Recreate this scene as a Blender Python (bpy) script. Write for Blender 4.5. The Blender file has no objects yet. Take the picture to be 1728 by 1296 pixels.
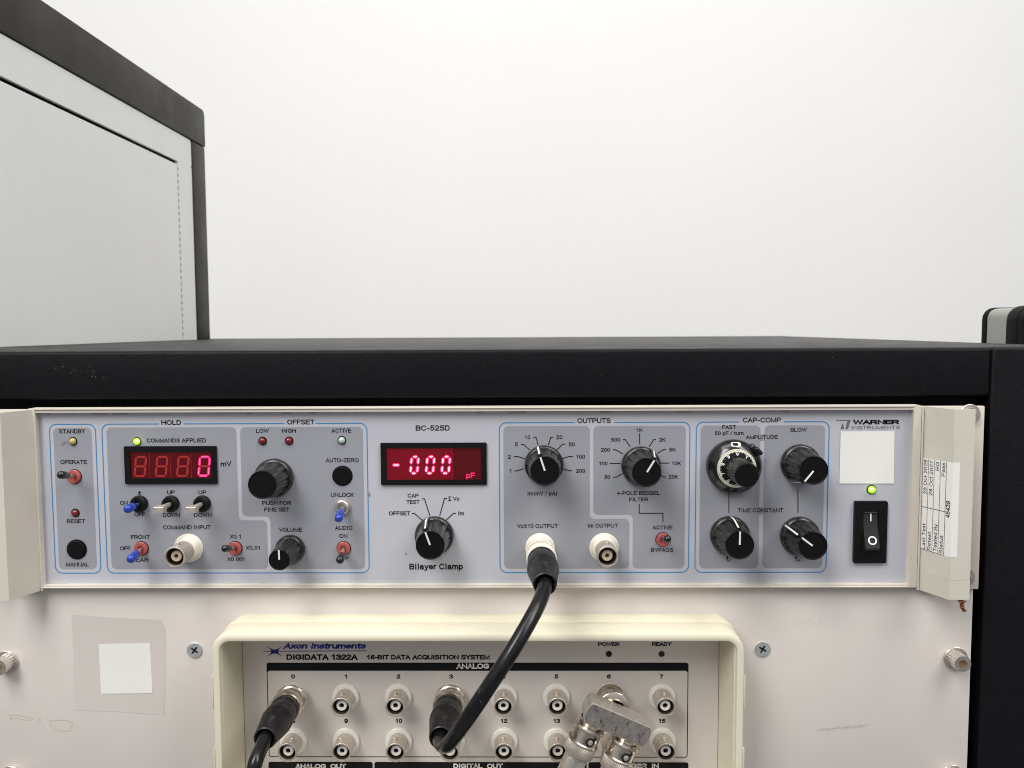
import bpy, bmesh, math, random
from mathutils import Vector, Matrix
from mathutils.geometry import tessellate_polygon
random.seed(7)
S = bpy.context.scene
COL = S.collection

# ------------------------------------------------------------------ camera
FPX, CX, CY = 1390.0, 864.0, 648.0            # focal length and centre, in pixels of a 1728 x 1296 picture
yw = Vector((16 / FPX, 96 / FPX, -1)).normalized()      # world +y seen by the camera
xw = Vector((1, 0.0048, 0)); xw = (xw - yw * xw.dot(yw)).normalized()
zw = xw.cross(yw)
R3 = Matrix((xw, yw, zw))                     # camera -> world
def ray(u, v):
    return R3 @ Vector(((u - CX) / FPX, -(v - CY) / FPX, -1))
def _hit(u, v, dist):
    r = ray(u, v); return r * (dist / r.y)
DIST = 0.465 / (_hit(1612, 1114, 1) - _hit(12, 1119, 1)).x   # rack holes are 465 mm apart
EYE = Vector((0, -DIST, 0))
def P(u, v, y=0.0):
    r = ray(u, v); return EYE + r * ((y + DIST) / r.y)
def PZ(u, v, z):
    r = ray(u, v); return EYE + r * (z / r.z)
def PPL(u, v, p0, n):
    r = ray(u, v); return EYE + r * ((p0 - EYE).dot(n) / r.dot(n))
cd = bpy.data.cameras.new('camera'); co = bpy.data.objects.new('camera', cd); COL.objects.link(co)
cd.sensor_width = 36; cd.lens = FPX / 1728 * 36; cd.clip_start = 0.01; cd.clip_end = 50
co.matrix_world = Matrix.Translation(EYE) @ R3.to_4x4()
cd.dof.use_dof = True; cd.dof.focus_distance = 0.40; cd.dof.aperture_fstop = 22
S.camera = co

# ------------------------------------------------------------------ light
wd = bpy.data.worlds.new('World'); S.world = wd; wd.use_nodes = True
wn = wd.node_tree; wl_ = wn.links
tcw = wn.nodes.new('ShaderNodeTexCoord'); sx = wn.nodes.new('ShaderNodeSeparateXYZ'); wl_.new(tcw.outputs['Generated'], sx.inputs[0])
mr = wn.nodes.new('ShaderNodeMapRange'); mr.inputs[1].default_value = -1; mr.inputs[2].default_value = 1; wl_.new(sx.outputs['Z'], mr.inputs[0])
wr = wn.nodes.new('ShaderNodeValToRGB'); wl_.new(mr.outputs[0], wr.inputs[0])     # the unseen room: dim below, pale walls, bright ceiling
wr.color_ramp.elements[0].position = .33; wr.color_ramp.elements[0].color = (.04, .04, .04, 1)
wr.color_ramp.elements[1].position = .56; wr.color_ramp.elements[1].color = (.55, .55, .56, 1)
wl_.new(wr.outputs[0], wn.nodes['Background'].inputs[0]); wn.nodes['Background'].inputs[1].default_value = 0.9
def area(name, loc, target, sx, sy, watts, col):
    ld = bpy.data.lights.new(name, 'AREA'); ld.shape = 'RECTANGLE'; ld.size = sx; ld.size_y = sy
    ld.energy = watts; ld.color = col
    lo = bpy.data.objects.new(name, ld); COL.objects.link(lo); lo.location = loc
    lo.rotation_euler = (Vector(target) - Vector(loc)).to_track_quat('-Z', 'Y').to_euler()
    return lo
area('ceiling_lamp', (-0.75, -1.05, 1.25), (-0.1, 0.0, -0.15), 0.6, 1.2, 29, (1, 0.985, 0.955))
area('ceiling_lamp', (1.00, -0.70, 1.35), (0.0, 0.2, -0.1), 0.6, 1.2, 18, (1, 0.985, 0.955))
area('ceiling_lamp', (0.0, -0.30, 2.0), (0.0, 1.2, 0.2), 2.2, 0.5, 16, (1, 0.985, 0.955))
S.view_settings.view_transform = 'Standard'; S.view_settings.look = 'None'
S.view_settings.exposure = 0; S.view_settings.gamma = 1
S.render.engine = 'CYCLES'
S.cycles.filter_width = 1.0; S.cycles.max_bounces = 8; S.cycles.use_denoising = True

# ------------------------------------------------------------------ helpers
def tag(o, label=None, cat=None, group=None, kind=None):
    if label: o['label'] = label
    if cat: o['category'] = cat
    if group: o['group'] = group
    if kind: o['kind'] = kind
    return o
WL = {}
def wl(o): return WL.get(o.name, Vector((0, 0, 0))) if o else Vector((0, 0, 0))
def empty(name, loc):
    o = bpy.data.objects.new(name, None); COL.objects.link(o); o.location = loc
    o.empty_display_size = 0.01; WL[o.name] = Vector(loc); return o
def copy_part(src, parent, loc, roty=None):
    """a copy of a part and of its sub-parts, hung on its thing"""
    c = src.copy(); COL.objects.link(c); c.parent = parent; c.location = Vector(loc) - wl(parent)
    WL[c.name] = Vector(loc)
    if roty is not None: c.rotation_euler = (0, roty, 0)
    for ch in src.children:
        d = ch.copy(); COL.objects.link(d); d.parent = c
    return c
class MB:
    def __init__(s): s.v = []; s.f = []; s.m = []
    def add(s, vs, fs, T=None, mi=0):
        n = len(s.v)
        s.v += [(T @ Vector(a)) if T is not None else Vector(a) for a in vs]
        s.f += [tuple(i + n for i in f) for f in fs]; s.m += [mi] * len(fs)
        return s
    def bm(s, b, T=None, mi=0):
        b.verts.index_update()
        s.add([v.co.copy() for v in b.verts], [[v.index for v in f.verts] for f in b.faces], T, mi); b.free(); return s
    def build(s, name, mats, parent=None, place=None, angle=32, fixn=True, roty=None):
        """world-space vertices, or local ones when place is given"""
        if not isinstance(mats, (list, tuple)): mats = [mats]
        if place is None:
            lo = [min(v[i] for v in s.v) for i in range(3)]; hi = [max(v[i] for v in s.v) for i in range(3)]
            org = Vector([(a + b) / 2 for a, b in zip(lo, hi)]); vs = [v - org for v in s.v]
        else: org = Vector(place); vs = s.v
        me = bpy.data.meshes.new(name); me.from_pydata([tuple(v) for v in vs], [], s.f)
        for m in mats: me.materials.append(m)
        me.polygons.foreach_set('material_index', s.m)
        if fixn:
            b = bmesh.new(); b.from_mesh(me); bmesh.ops.recalc_face_normals(b, faces=b.faces); b.to_mesh(me); b.free()
        me.polygons.foreach_set('use_smooth', [True] * len(me.polygons))
        me.set_sharp_from_angle(angle=math.radians(angle)); me.update()
        o = bpy.data.objects.new(name, me); COL.objects.link(o)
        if parent: o.parent = parent
        o.location = org - wl(parent); WL[o.name] = org
        if roty is not None: o.rotation_euler = (0, roty, 0)
        return o
def box(mb, x0, x1, y0, y1, z0, z1, bev=0.0, seg=2, T=None, mi=0):
    b = bmesh.new(); bmesh.ops.create_cube(b, size=1)
    for v in b.verts:
        v.co = Vector(((x0 + x1) / 2 + v.co.x * (x1 - x0), (y0 + y1) / 2 + v.co.y * (y1 - y0), (z0 + z1) / 2 + v.co.z * (z1 - z0)))
    if bev: bmesh.ops.bevel(b, geom=list(b.edges), offset=bev, segments=seg, affect='EDGES', profile=0.5)
    return mb.bm(b, T, mi)
def prism(mb, pts, yf, yb, bev=0.0, T=None, mi=0, seg=2):
    """an outline in x and z, solid between yf (front) and yb (back)"""
    b = bmesh.new(); f = b.faces.new([b.verts.new((x, yf, z)) for x, z in pts])
    r = bmesh.ops.extrude_face_region(b, geom=[f])
    for g in r['geom']:
        if isinstance(g, bmesh.types.BMVert): g.co.y = yb
    if bev:
        es = [e for e in b.edges if all(abs(v.co.y - yf) < 1e-7 for v in e.verts)]
        bmesh.ops.bevel(b, geom=es, offset=bev, segments=seg, affect='EDGES', profile=0.5)
    bmesh.ops.triangulate(b, faces=[f for f in b.faces if len(f.verts) > 4])
    return mb.bm(b, T, mi)
def flat(mb, pts, y, T=None, mi=0):
    return mb.add([(x, y, z) for x, z in pts], tessellate_polygon([[Vector((x, z, 0)) for x, z in pts]]), T, mi)
def ring(mb, outer, inner, yf, yb, T=None, mi=0, inner_yb=None, floor=False, fmi=None):
    """a plate with a hole: outlines in x and z"""
    b = bmesh.new()
    def loop(pts, y): return [b.verts.new((x, y, z)) for x, z in pts]
    fo, fi = loop(outer, yf), loop(inner, yf)
    av = fo + fi
    for tri in tessellate_polygon([[Vector((x, z, 0)) for x, z in outer], [Vector((x, z, 0)) for x, z in inner]]):
        try: b.faces.new([av[i] for i in tri])
        except ValueError: pass
    bo, bi = loop(outer, yb), loop(inner, yb if inner_yb is None else inner_yb)
    for A, B in ((fo, bo), (fi, bi)):
        for i in range(len(A)):
            j = (i + 1) % len(A); b.faces.new((A[i], A[j], B[j], B[i]))
    if floor and fmi is None: b.faces.new(bi)
    return mb.bm(b, T, mi)
def rrect(x0, x1, z0, z1, r, n=5):
    pts = []
    for cx, cz, a0 in ((x1 - r, z1 - r, 0), (x0 + r, z1 - r, 90), (x0 + r, z0 + r, 180), (x1 - r, z0 + r, 270)):
        for k in range(n + 1):
            a = math.radians(a0 + 90 * k / n); pts.append((cx + r * math.cos(a), cz + r * math.sin(a)))
    return pts
def circ(r, n=32, cx=0, cz=0, a0=0):
    return [(cx + r * math.cos(a0 + 2 * math.pi * k / n), cz + r * math.sin(a0 + 2 * math.pi * k / n)) for k in range(n)]
def roundpath(pts, r, closed=False, n=6):
    out = []; N = len(pts)
    for i, p in enumerate(pts):
        if not closed and i in (0, N - 1): out.append(tuple(p)); continue
        p = Vector(p); a = Vector(pts[i - 1]); c = Vector(pts[(i + 1) % N])
        rr = min(r, (a - p).length * .49, (c - p).length * .49)
        s = p + (a - p).normalized() * rr; e = p + (c - p).normalized() * rr
        k = 0.5523
        c1 = s + (p - s) * k; c2 = e + (p - e) * k
        for j in range(n + 1):
            t = j / n; q = s * (1 - t) ** 3 + c1 * 3 * t * (1 - t) ** 2 + c2 * 3 * t * t * (1 - t) + e * t ** 3
            out.append((q.x, q.y))
    return out
def stroke(mb, pts, w, y, closed=False, mi=0, T=None):
    n = len(pts); L = []; Rr = []
    V2 = [Vector(p) for p in pts]
    for i in range(n):
        a = V2[i - 1] if (i > 0 or closed) else None; c = V2[(i + 1) % n] if (i < n - 1 or closed) else None
        d1 = (V2[i] - a).normalized() if a is not None else None; d2 = (c - V2[i]).normalized() if c is not None else None
        d1 = d1 or d2; d2 = d2 or d1
        t = (d1 + d2).normalized(); nn = Vector((-t.y, t.x)); k = w / 2 / max(0.5, nn.dot(Vector((-d1.y, d1.x))))
        L.append(V2[i] + nn * k); Rr.append(V2[i] - nn * k)
    vs = [(p.x, y, p.y) for p in L] + [(p.x, y, p.y) for p in Rr]
    fs = [(i, (i + 1) % n, n + (i + 1) % n, n + i) for i in range(n if closed else n - 1)]
    return mb.add(vs, fs, T, mi)
def lathe(mb, prof, seg=40, T=None, mod=None, mi=0):
    """(radius, height) pairs turned round the -y axis"""
    vs = []; fs = []; n = len(prof)
    for k in range(seg):
        a = 2 * math.pi * k / seg
        for i, (r, h) in enumerate(prof):
            q = r * (mod(k, i) if mod else 1); vs.append((q * math.cos(a), -h, q * math.sin(a)))
    for k in range(seg):
        k2 = (k + 1) % seg
        for i in range(n - 1):
            fs.append((k * n + i, k * n + i + 1, k2 * n + i + 1, k2 * n + i))
    if prof[0][0] > 0 and prof[0][1] != prof[-1][1] or True:
        if prof[-1][0] > 0: fs.append(tuple(k * n + n - 1 for k in range(seg)))
    if any(r == 0 for r, h in prof):
        # collapse the pole to single vertices
        b = bmesh.new(); bv = [b.verts.new(v) for v in vs]
        for f in fs:
            try: b.faces.new([bv[i] for i in f])
            except ValueError: pass
        bmesh.ops.remove_doubles(b, verts=b.verts, dist=1e-7)
        return mb.bm(b, T, mi)
    return mb.add(vs, fs, T, mi)
def openlathe(mb, prof, seg=40, T=None, mod=None, mi=0):
    vs = []; fs = []; n = len(prof)
    for k in range(seg):
        a = 2 * math.pi * k / seg
        for i, (r, h) in enumerate(prof):
            q = r * (mod(k, i) if mod else 1); vs.append((q * math.cos(a), -h, q * math.sin(a)))
    for k in range(seg):
        k2 = (k + 1) % seg
        for i in range(n - 1): fs.append((k * n + i, k * n + i + 1, k2 * n + i + 1, k2 * n + i))
    return mb.add(vs, fs, T, mi)
def aim(origin, d, up=(0, 0, 1)):
    """matrix that sends the local -y axis along d"""
    y = -Vector(d).normalized(); x = y.cross(Vector(up)).normalized(); z = x.cross(y)
    return Matrix.Translation(Vector(origin)) @ Matrix((x, y, z)).transposed().to_4x4()
def sweep(mb, pts, rad, seg=18, mi=0, caps=True):
    pts = [Vector(p) for p in pts]; n = len(pts); vs = []; fs = []
    t0 = (pts[1] - pts[0]).normalized(); nrm = t0.orthogonal().normalized(); prev = t0
    for i in range(n):
        t = (pts[min(i + 1, n - 1)] - pts[max(i - 1, 0)]).normalized()
        nrm = prev.rotation_difference(t) @ nrm; nrm = (nrm - t * nrm.dot(t)).normalized(); prev = t; bn = t.cross(nrm)
        r = rad[i] if isinstance(rad, (list, tuple)) else rad
        for k in range(seg):
            a = 2 * math.pi * k / seg; vs.append(pts[i] + (nrm * math.cos(a) + bn * math.sin(a)) * r)
    for i in range(n - 1):
        for k in range(seg):
            fs.append((i * seg + k, i * seg + (k + 1) % seg, (i + 1) * seg + (k + 1) % seg, (i + 1) * seg + k))
    if caps: fs.append(tuple(range(seg))); fs.append(tuple((n - 1) * seg + k for k in range(seg)))
    return mb.add(vs, fs, None, mi)
def catmull(pts, n=10):
    pts = [Vector(p) for p in pts]; P_ = [pts[0] * 2 - pts[1]] + pts + [pts[-1] * 2 - pts[-2]]; out = []
    for i in range(1, len(P_) - 2):
        a, b, c, d = P_[i - 1:i + 3]
        for k in range(n):
            t = k / n
            out.append(0.5 * (2 * b + (c - a) * t + (2 * a - 5 * b + 4 * c - d) * t * t + (3 * b - a - 3 * c + d) * t ** 3))
    out.append(pts[-1]); return out

# ------------------------------------------------------------------ lettering: every letter is drawn as strokes (capitals 100 high)
def arc(cx, cy, rx, ry, a0, a1, n=9):
    return [(cx + rx * math.cos(math.radians(a0 + (a1 - a0) * k / n)), cy + ry * math.sin(math.radians(a0 + (a1 - a0) * k / n))) for k in range(n + 1)]
def oval(cx, cy, rx, ry): return arc(cx, cy, rx, ry, 90, 450, 22)
def bowl(x0, x1, y0, y1):
    r = (y1 - y0) / 2; c = x1 - r * .95
    return [(x0, y1)] + arc(c, (y0 + y1) / 2, r * .95, r, 90, -90, 10) + [(x0, y0)]
def curve(*p): return [(q.x, q.y) for q in catmull([(x, y, 0) for x, y in p], 4)]
SS = curve((67, 82), (56, 96), (37, 100), (14, 93), (7, 75), (20, 59), (54, 45), (70, 26), (63, 7), (39, 0), (15, 4), (3, 21))
s_ = curve((46, 55), (38, 69), (25, 72), (9, 67), (8, 50), (26, 39), (46, 29), (47, 9), (26, 0), (8, 5), (3, 18))
letters = {
 'A': (78, [[(2, -6), (39, 100), (76, -6)], [(16, 32), (62, 32)]]), 'B': (74, [[(6, 0), (6, 100)], bowl(6, 64, 53, 100), bowl(6, 70, 0, 53)]),
 'C': (80, [arc(42, 50, 38, 50, 38, 322, 18)]), 'D': (80, [[(6, 100), (34, 100)] + arc(34, 50, 38, 50, 90, -90, 12) + [(6, 0), (6, 100)]]),
 'E': (72, [[(70, 0), (6, 0), (6, 100), (68, 100)], [(6, 53), (64, 53)]]), 'F': (66, [[(6, 0), (6, 100), (66, 100)], [(6, 52), (58, 52)]]),
 'G': (86, [arc(44, 50, 40, 50, 40, 318, 18) + [(79, 20), (79, 47), (46, 47)]]), 'H': (80, [[(6, 0), (6, 100)], [(74, 0), (74, 100)], [(6, 53), (74, 53)]]),
 'I': (28, [[(14, 0), (14, 100)]]), 'K': (76, [[(6, 0), (6, 100)], [(70, 100), (6, 38)], [(28, 58), (72, 0)]]), 'L': (62, [[(6, 100), (6, 0), (60, 0)]]),
 'M': (92, [[(6, 0), (6, 100), (46, 0), (86, 100), (86, 0)]]), 'N': (80, [[(6, 0), (6, 100), (74, 0), (74, 100)]]), 'O': (90, [oval(45, 50, 41, 50)]),
 'P': (74, [[(6, 0), (6, 100)], bowl(6, 70, 45, 100)]), 'Q': (90, [oval(45, 50, 41, 50), [(54, 22), (84, -4)]]), 'R': (80, [[(6, 0), (6, 100)], bowl(6, 72, 47, 100), [(42, 47), (74, 0)]]),
 'S': (74, [SS]), 'T': (72, [[(2, 100), (70, 100)], [(36, 100), (36, 0)]]), 'U': (80, [[(6, 100), (6, 36)] + arc(40, 34, 34, 34, 180, 360, 12) + [(74, 36), (74, 100)]]),
 'V': (76, [[(2, 106), (38, 0), (74, 106)]]), 'W': (108, [[(2, 106), (28, 0), (54, 100), (80, 0), (106, 106)]]), 'X': (76, [[(4, 0), (72, 100)], [(4, 100), (72, 0)]]),
 'Y': (76, [[(2, 106), (38, 46), (74, 106)], [(38, 46), (38, 0)]]), 'Z': (70, [[(4, 100), (66, 100), (4, 0), (68, 0)]]),
 '0': (64, [oval(32, 50, 27, 50)]), '1': (64, [[(12, 74), (38, 100), (38, 0)]]), '2': (64, [curve((6, 72), (14, 93), (34, 100), (53, 90), (56, 70), (44, 48), (18, 20), (5, 0)) + [(60, 0)]]),
 '3': (64, [curve((3, 84), (14, 97), (32, 100), (52, 90), (52, 66), (30, 54)), curve((30, 54), (55, 45), (59, 20), (46, 3), (28, 0), (12, 4), (1, 17))]), '4': (64, [[(44, 0), (44, 100), (4, 30), (62, 30)]]),
 '5': (64, [[(58, 100), (14, 100), (9, 53)] + curve((9, 53), (30, 64), (53, 53), (59, 31), (48, 8), (28, 0), (12, 4), (3, 17))]), '6': (64, [curve((58, 88), (48, 98), (32, 100), (14, 86), (6, 50), (8, 22), (20, 4), (36, 0), (53, 10), (58, 32), (48, 54), (32, 60), (14, 50), (8, 34))]),
 '7': (64, [[(4, 100), (60, 100)] + curve((60, 100), (38, 60), (28, 28), (24, 0))]), '8': (64, [oval(32, 76, 22, 24), oval(32, 27, 27, 27)]), '9': (64, [curve((6, 12), (16, 2), (32, 0), (50, 14), (58, 50), (56, 78), (44, 96), (28, 100), (11, 90), (6, 68), (16, 46), (32, 40), (50, 50), (56, 66))]),
 'a': (62, [curve((8, 54), (16, 68), (32, 72), (48, 66), (50, 50)) + [(50, 16), (56, 0)], curve((50, 42), (26, 38), (8, 30), (6, 12), (20, 0), (38, 4), (50, 20))]), 'b': (62, [[(6, 0), (6, 100)], oval(31, 36, 25, 36)]),
 'c': (56, [arc(32, 36, 27, 36, 40, 320, 14)]), 'd': (62, [[(56, 0), (56, 100)], oval(31, 36, 25, 36)]), 'e': (62, [[(6, 38), (57, 38)] + arc(32, 36, 26, 36, 4, 322, 16)]),
 'f': (32, [[(2, 70), (30, 70)], [(13, 0), (13, 80)] + arc(27, 82, 14, 18, 180, 95, 5)]), 'g': (62, [oval(31, 36, 25, 36), [(56, 70), (56, -6)] + arc(32, -8, 24, 20, 0, -150, 8)]),
 'h': (62, [[(6, 0), (6, 100)], [(6, 42)] + arc(30, 46, 24, 26, 170, 0, 8) + [(54, 0)]]), 'i': (26, [[(13, 0), (13, 70)], [(13, 96), (13, 100)]]), 'l': (26, [[(13, 0), (13, 100)]]),
 'm': (94, [[(6, 0), (6, 72)], [(6, 44)] + arc(27, 48, 20, 24, 165, 0, 7) + [(47, 0)], [(47, 44)] + arc(68, 48, 20, 24, 165, 0, 7) + [(88, 0)]]), 'n': (62, [[(6, 0), (6, 72)], [(6, 42)] + arc(30, 46, 24, 26, 165, 0, 8) + [(54, 0)]]),
 'o': (62, [oval(31, 36, 26, 36)]), 'p': (62, [[(6, -28), (6, 72)], oval(31, 36, 25, 36)]), 'r': (38, [[(6, 0), (6, 72)], [(6, 40)] + arc(30, 42, 24, 29, 165, 85, 5)]), 's': (54, [s_]),
 't': (32, [[(2, 70), (30, 70)], [(13, 92), (13, 16)] + arc(26, 15, 13, 15, 180, 280, 5)]), 'u': (62, [[(56, 72), (56, 0)], [(6, 72), (6, 28)] + arc(30, 27, 24, 27, 180, 350, 8)]), 'x': (56, [[(3, 0), (53, 72)], [(3, 72), (53, 0)]]),
 'y': (58, [[(3, 72), (30, 0)], [(55, 72), (30, 0)] + curve((30, 0), (23, -20), (14, -27), (4, -26))]), '.': (30, [[(15, 0), (15, 3)]]), '-': (40, [[(5, 38), (35, 38)]]), '/': (36, [[(2, 0), (34, 100)]]),
 '(': (36, [arc(40, 38, 28, 68, 130, 230, 8)]), ')': (36, [arc(-6, 38, 28, 68, 50, -50, 8)]), '±': (64, [[(6, 52), (58, 52)], [(32, 26), (32, 80)], [(6, 0), (58, 0)]]), 'Σ': (72, [[(68, 100), (6, 100), (40, 50), (6, 0), (70, 0)]])}
def tgeo(s, st='r', shear=0.0):
    w = {'r': 16.5, 'm': 18.5, 'b': 24.0, 't': 12.5}[st]; h = w / 2; x = 0; vs = []; fs = []
    for ch in s:
        if ch == ' ': x += 40; continue
        step, strokes = letters[ch]
        for p in strokes:
            p = [(x + a, h + b * (100 - w) / 100) for a, b in p]
            closed = abs(p[0][0] - p[-1][0]) + abs(p[0][1] - p[-1][1]) < .01
            if closed: p = p[:-1]
            else:
                a, c = Vector(p[0]), Vector(p[1]); d = (a - c).normalized() * h; p[0] = (a.x + d.x, a.y + d.y)
                a, c = Vector(p[-1]), Vector(p[-2]); d = (a - c).normalized() * h; p[-1] = (a.x + d.x, a.y + d.y)
            m = MB(); stroke(m, p, w, 0, closed); n = len(vs)
            vs += [(v.x + shear * v.z, v.z) for v in m.v]; fs += [tuple(n + i for i in f) for f in m.f]
        x += step + (13 if st == 'b' else 16)
    a = min(v[0] for v in vs); b = max(v[0] for v in vs)
    return [((p - a) / (b - a), q / 100) for p, q in vs], fs
def text(mb, s, u0, u1, vt, vb, y, st='r', shear=0.0, mi=0):
    um = (u0 + u1) / 2; x0 = P(u0, vb, y).x; x1 = P(u1, vb, y).x; z = P(um, vb, y).z; h = P(um, vt, y).z - z
    vs, fs = tgeo(s, st, shear)
    mb.add([(x0 + a * (x1 - x0), y, z + b * h) for a, b in vs], fs, None, mi)
def text_at(mb, s, fn, st='r', mi=0):
    vs, fs = tgeo(s, st); mb.add([fn(a, b) for a, b in vs], fs, None, mi)

# ------------------------------------------------------------------ materials
def c8(r, g, b): return tuple((x / 255 / 12.92) if x <= 10 else ((x / 255 + .055) / 1.055) ** 2.4 for x in (r, g, b))
def mat(name, rgb, rough=0.5, metal=0.0, spec=0.5, var=0.0, vscale=40, bump=0.0, bscale=900, emit=0.0, ecol=None,
        coat=0.0, rvar=0.0, dust=None, stretch=None, spots=None):
    m = bpy.data.materials.new(name); m.use_nodes = True; nt = m.node_tree; N = nt.nodes; L = nt.links
    b = N['Principled BSDF']; b.inputs['Base Color'].default_value = (*rgb, 1); b.inputs['Roughness'].default_value = rough
    b.inputs['Metallic'].default_value = metal; b.inputs['Specular IOR Level'].default_value = spec
    b.inputs['Coat Weight'].default_value = coat
    if emit: b.inputs['Emission Color'].default_value = (*(ecol or rgb), 1); b.inputs['Emission Strength'].default_value = emit
    tc = N.new('ShaderNodeTexCoord'); src = tc.outputs['Object']
    if stretch:
        mp = N.new('ShaderNodeMapping'); mp.inputs['Scale'].default_value = stretch; L.new(src, mp.inputs[0]); src = mp.outputs[0]
    def noise(sc, det=4, rough_=.55):
        n = N.new('ShaderNodeTexNoise'); n.inputs['Scale'].default_value = sc; n.inputs['Detail'].default_value = det
        n.inputs['Roughness'].default_value = rough_; L.new(src, n.inputs['Vector']); return n
    def ramp(fac, p0, p1, c0, c1):
        r = N.new('ShaderNodeValToRGB'); r.color_ramp.elements[0].position = p0; r.color_ramp.elements[1].position = p1
        r.color_ramp.elements[0].color = c0; r.color_ramp.elements[1].color = c1; L.new(fac, r.inputs[0]); return r
    col = None
    if var:
        n = noise(vscale, 6)
        r = ramp(n.outputs['Fac'], .3, .7, (*[x * (1 - var) for x in rgb], 1), (*[min(1, x * (1 + var)) for x in rgb], 1))
        col = r.outputs[0]
    if dust:                       # (colour, scale, threshold, softness, amount)
        n = noise(dust[1], 8, .7); r = ramp(n.outputs['Fac'], dust[2], dust[2] + dust[3], (0, 0, 0, 1), (dust[4],) * 3 + (1,))
        mx = N.new('ShaderNodeMix'); mx.data_type = 'RGBA'; L.new(r.outputs[0], mx.inputs['Factor'])
        if col: L.new(col, mx.inputs[6])
        else: mx.inputs[6].default_value = (*rgb, 1)
        mx.inputs[7].default_value = (*dust[0], 1); col = mx.outputs[2]
    if spots:
        n = noise(spots[1], 2); r = ramp(n.outputs['Fac'], spots[2], spots[2] + .02, (0, 0, 0, 1), (spots[3],) * 3 + (1,))
        mx = N.new('ShaderNodeMix'); mx.data_type = 'RGBA'; L.new(r.outputs[0], mx.inputs['Factor'])
        if col: L.new(col, mx.inputs[6])
        else: mx.inputs[6].default_value = (*rgb, 1)
        mx.inputs[7].default_value = (*spots[0], 1); col = mx.outputs[2]
    if col: L.new(col, b.inputs['Base Color'])
    if rvar:
        n = noise(vscale * 1.7, 5); r = ramp(n.outputs['Fac'], .3, .7, (max(.02, rough - rvar),) * 3 + (1,), (min(1, rough + rvar),) * 3 + (1,))
        L.new(r.outputs[0], b.inputs['Roughness'])
    if bump:
        n = noise(bscale, 3); bp = N.new('ShaderNodeBump'); bp.inputs['Strength'].default_value = 1
        bp.inputs['Distance'].default_value = bump; L.new(n.outputs['Fac'], bp.inputs['Height']); L.new(bp.outputs[0], b.inputs['Normal'])
    return m
M = {}
M['wall'] = mat('wall_paint', (.885, .88, .868), .75, var=.012, vscale=2.5, bump=.0006, bscale=60)
M['floor'] = mat('floor_vinyl', (.14, .14, .145), .5, var=.06, vscale=9)
M['powder'] = mat('black_powder_coat', (.0042, .0034, .0052), .52, spec=.16, var=.25, vscale=300, bump=.0002, bscale=700, rvar=.06, spots=((.05, .05, .05), 420, .77, .6))
M['powder_top'] = mat('black_powder_coat_worktop', (.012, .0115, .012), .5, spec=.5, bump=.0001, bscale=1100, rvar=.05, dust=((.2, .19, .18), 30, .45, .3, .25))
M['dark_frame'] = mat('dark_grey_frame', (.030, .0255, .0245), .5, spec=.35, var=.2, vscale=14, rvar=.1, dust=((.06, .055, .052), 22, .55, .2, .4))
M['grey_sheet'] = mat('light_grey_sheet', c8(234, 234, 230), .5, var=.025, vscale=7, rvar=.06, dust=(c8(214, 214, 209), 11, .56, .2, .15), bump=.00002, bscale=700)
M['gap'] = mat('dark_gap', (.01, .01, .01), .8)
M['beige'] = mat('beige_paint', c8(206, 199, 188), .5, var=.02, vscale=60, rvar=.06, bump=.00001, bscale=1500, spots=((.2, .16, .12), 190, .79, .5))
M['beige_side'] = mat('beige_handle_paint', c8(203, 199, 186), .5, var=.03, vscale=50, rvar=.08, dust=((.25, .23, .2), 45, .62, .15, .3))
M['warm_white'] = mat('warm_white_panel', c8(209, 202, 196), .46, var=.022, vscale=22, rvar=.05, bump=.000006, bscale=2200, spots=((.2, .17, .14), 160, .8, .55), dust=(c8(190, 182, 174), 14, .58, .2, .35))
M['face'] = mat('pale_blue_grey_print', c8(184, 185, 193), .42, var=.016, vscale=28, rvar=.05, bump=.000006, bscale=2500)
M['zone'] = mat('mid_grey_print', c8(147, 149, 157), .42, var=.025, vscale=45, rvar=.05, bump=.000006, bscale=2500)
M['blue_line'] = mat('blue_print', c8(36, 128, 190), .45)
M['black_ink'] = mat('black_ink', (.0045, .0045, .006), .55, spec=.2)
M['grey_ink'] = mat('grey_ink', (.13, .13, .14), .5)
M['blue_ink'] = mat('navy_ink', (.015, .03, .30), .45)
M['white_ink'] = mat('white_ink', (.78, .77, .74), .5)
M['cream'] = mat('yellowed_cream_plastic', c8(219, 213, 191), .4, var=.04, vscale=25, rvar=.06, dust=(c8(190, 178, 144), 16, .52, .22, .5))
M['cream_white'] = mat('ivory_insulator', c8(236, 229, 214), .35, var=.03, vscale=160)
M['white_plastic'] = mat('white_insulator', c8(232, 229, 222), .4, var=.02, vscale=160)
M['black_plastic'] = mat('black_plastic', (.004, .004, .0045), .4, spec=.25, var=.2, vscale=300)
M['knob'] = mat('dusty_black_knob', (.005, .0047, .0047), .27, spec=.55, var=.3, vscale=260, rvar=.1, bump=.00002, bscale=1500, dust=((.22, .195, .175), 330, .5, .26, .36), stretch=(1, .25, 1))
M['knob_face'] = mat('black_knob_face', (.0035, .0035, .004), .55, spec=.15, bump=.00001, bscale=2500, spots=((.1, .1, .1), 900, .78, .4))
M['rubber'] = mat('black_rubber_boot', (.008, .0075, .0085), .45, spec=.4, var=.3, vscale=200, rvar=.12, bump=.00005, bscale=600, dust=((.18, .165, .15), 260, .52, .25, .36))
M['cable'] = mat('black_cable_jacket', (.0055, .0053, .0065), .3, spec=.4, var=.15, vscale=150, rvar=.1, bump=.00005, bscale=220, spots=((.16, .15, .14), 420, .72, .5), dust=((.06, .056, .05), 70, .55, .25, .35))
M['nickel'] = mat('worn_nickel', (.72, .65, .565), .24, 1.0, var=.1, vscale=220, rvar=.08, bump=.00001, bscale=900)
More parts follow.
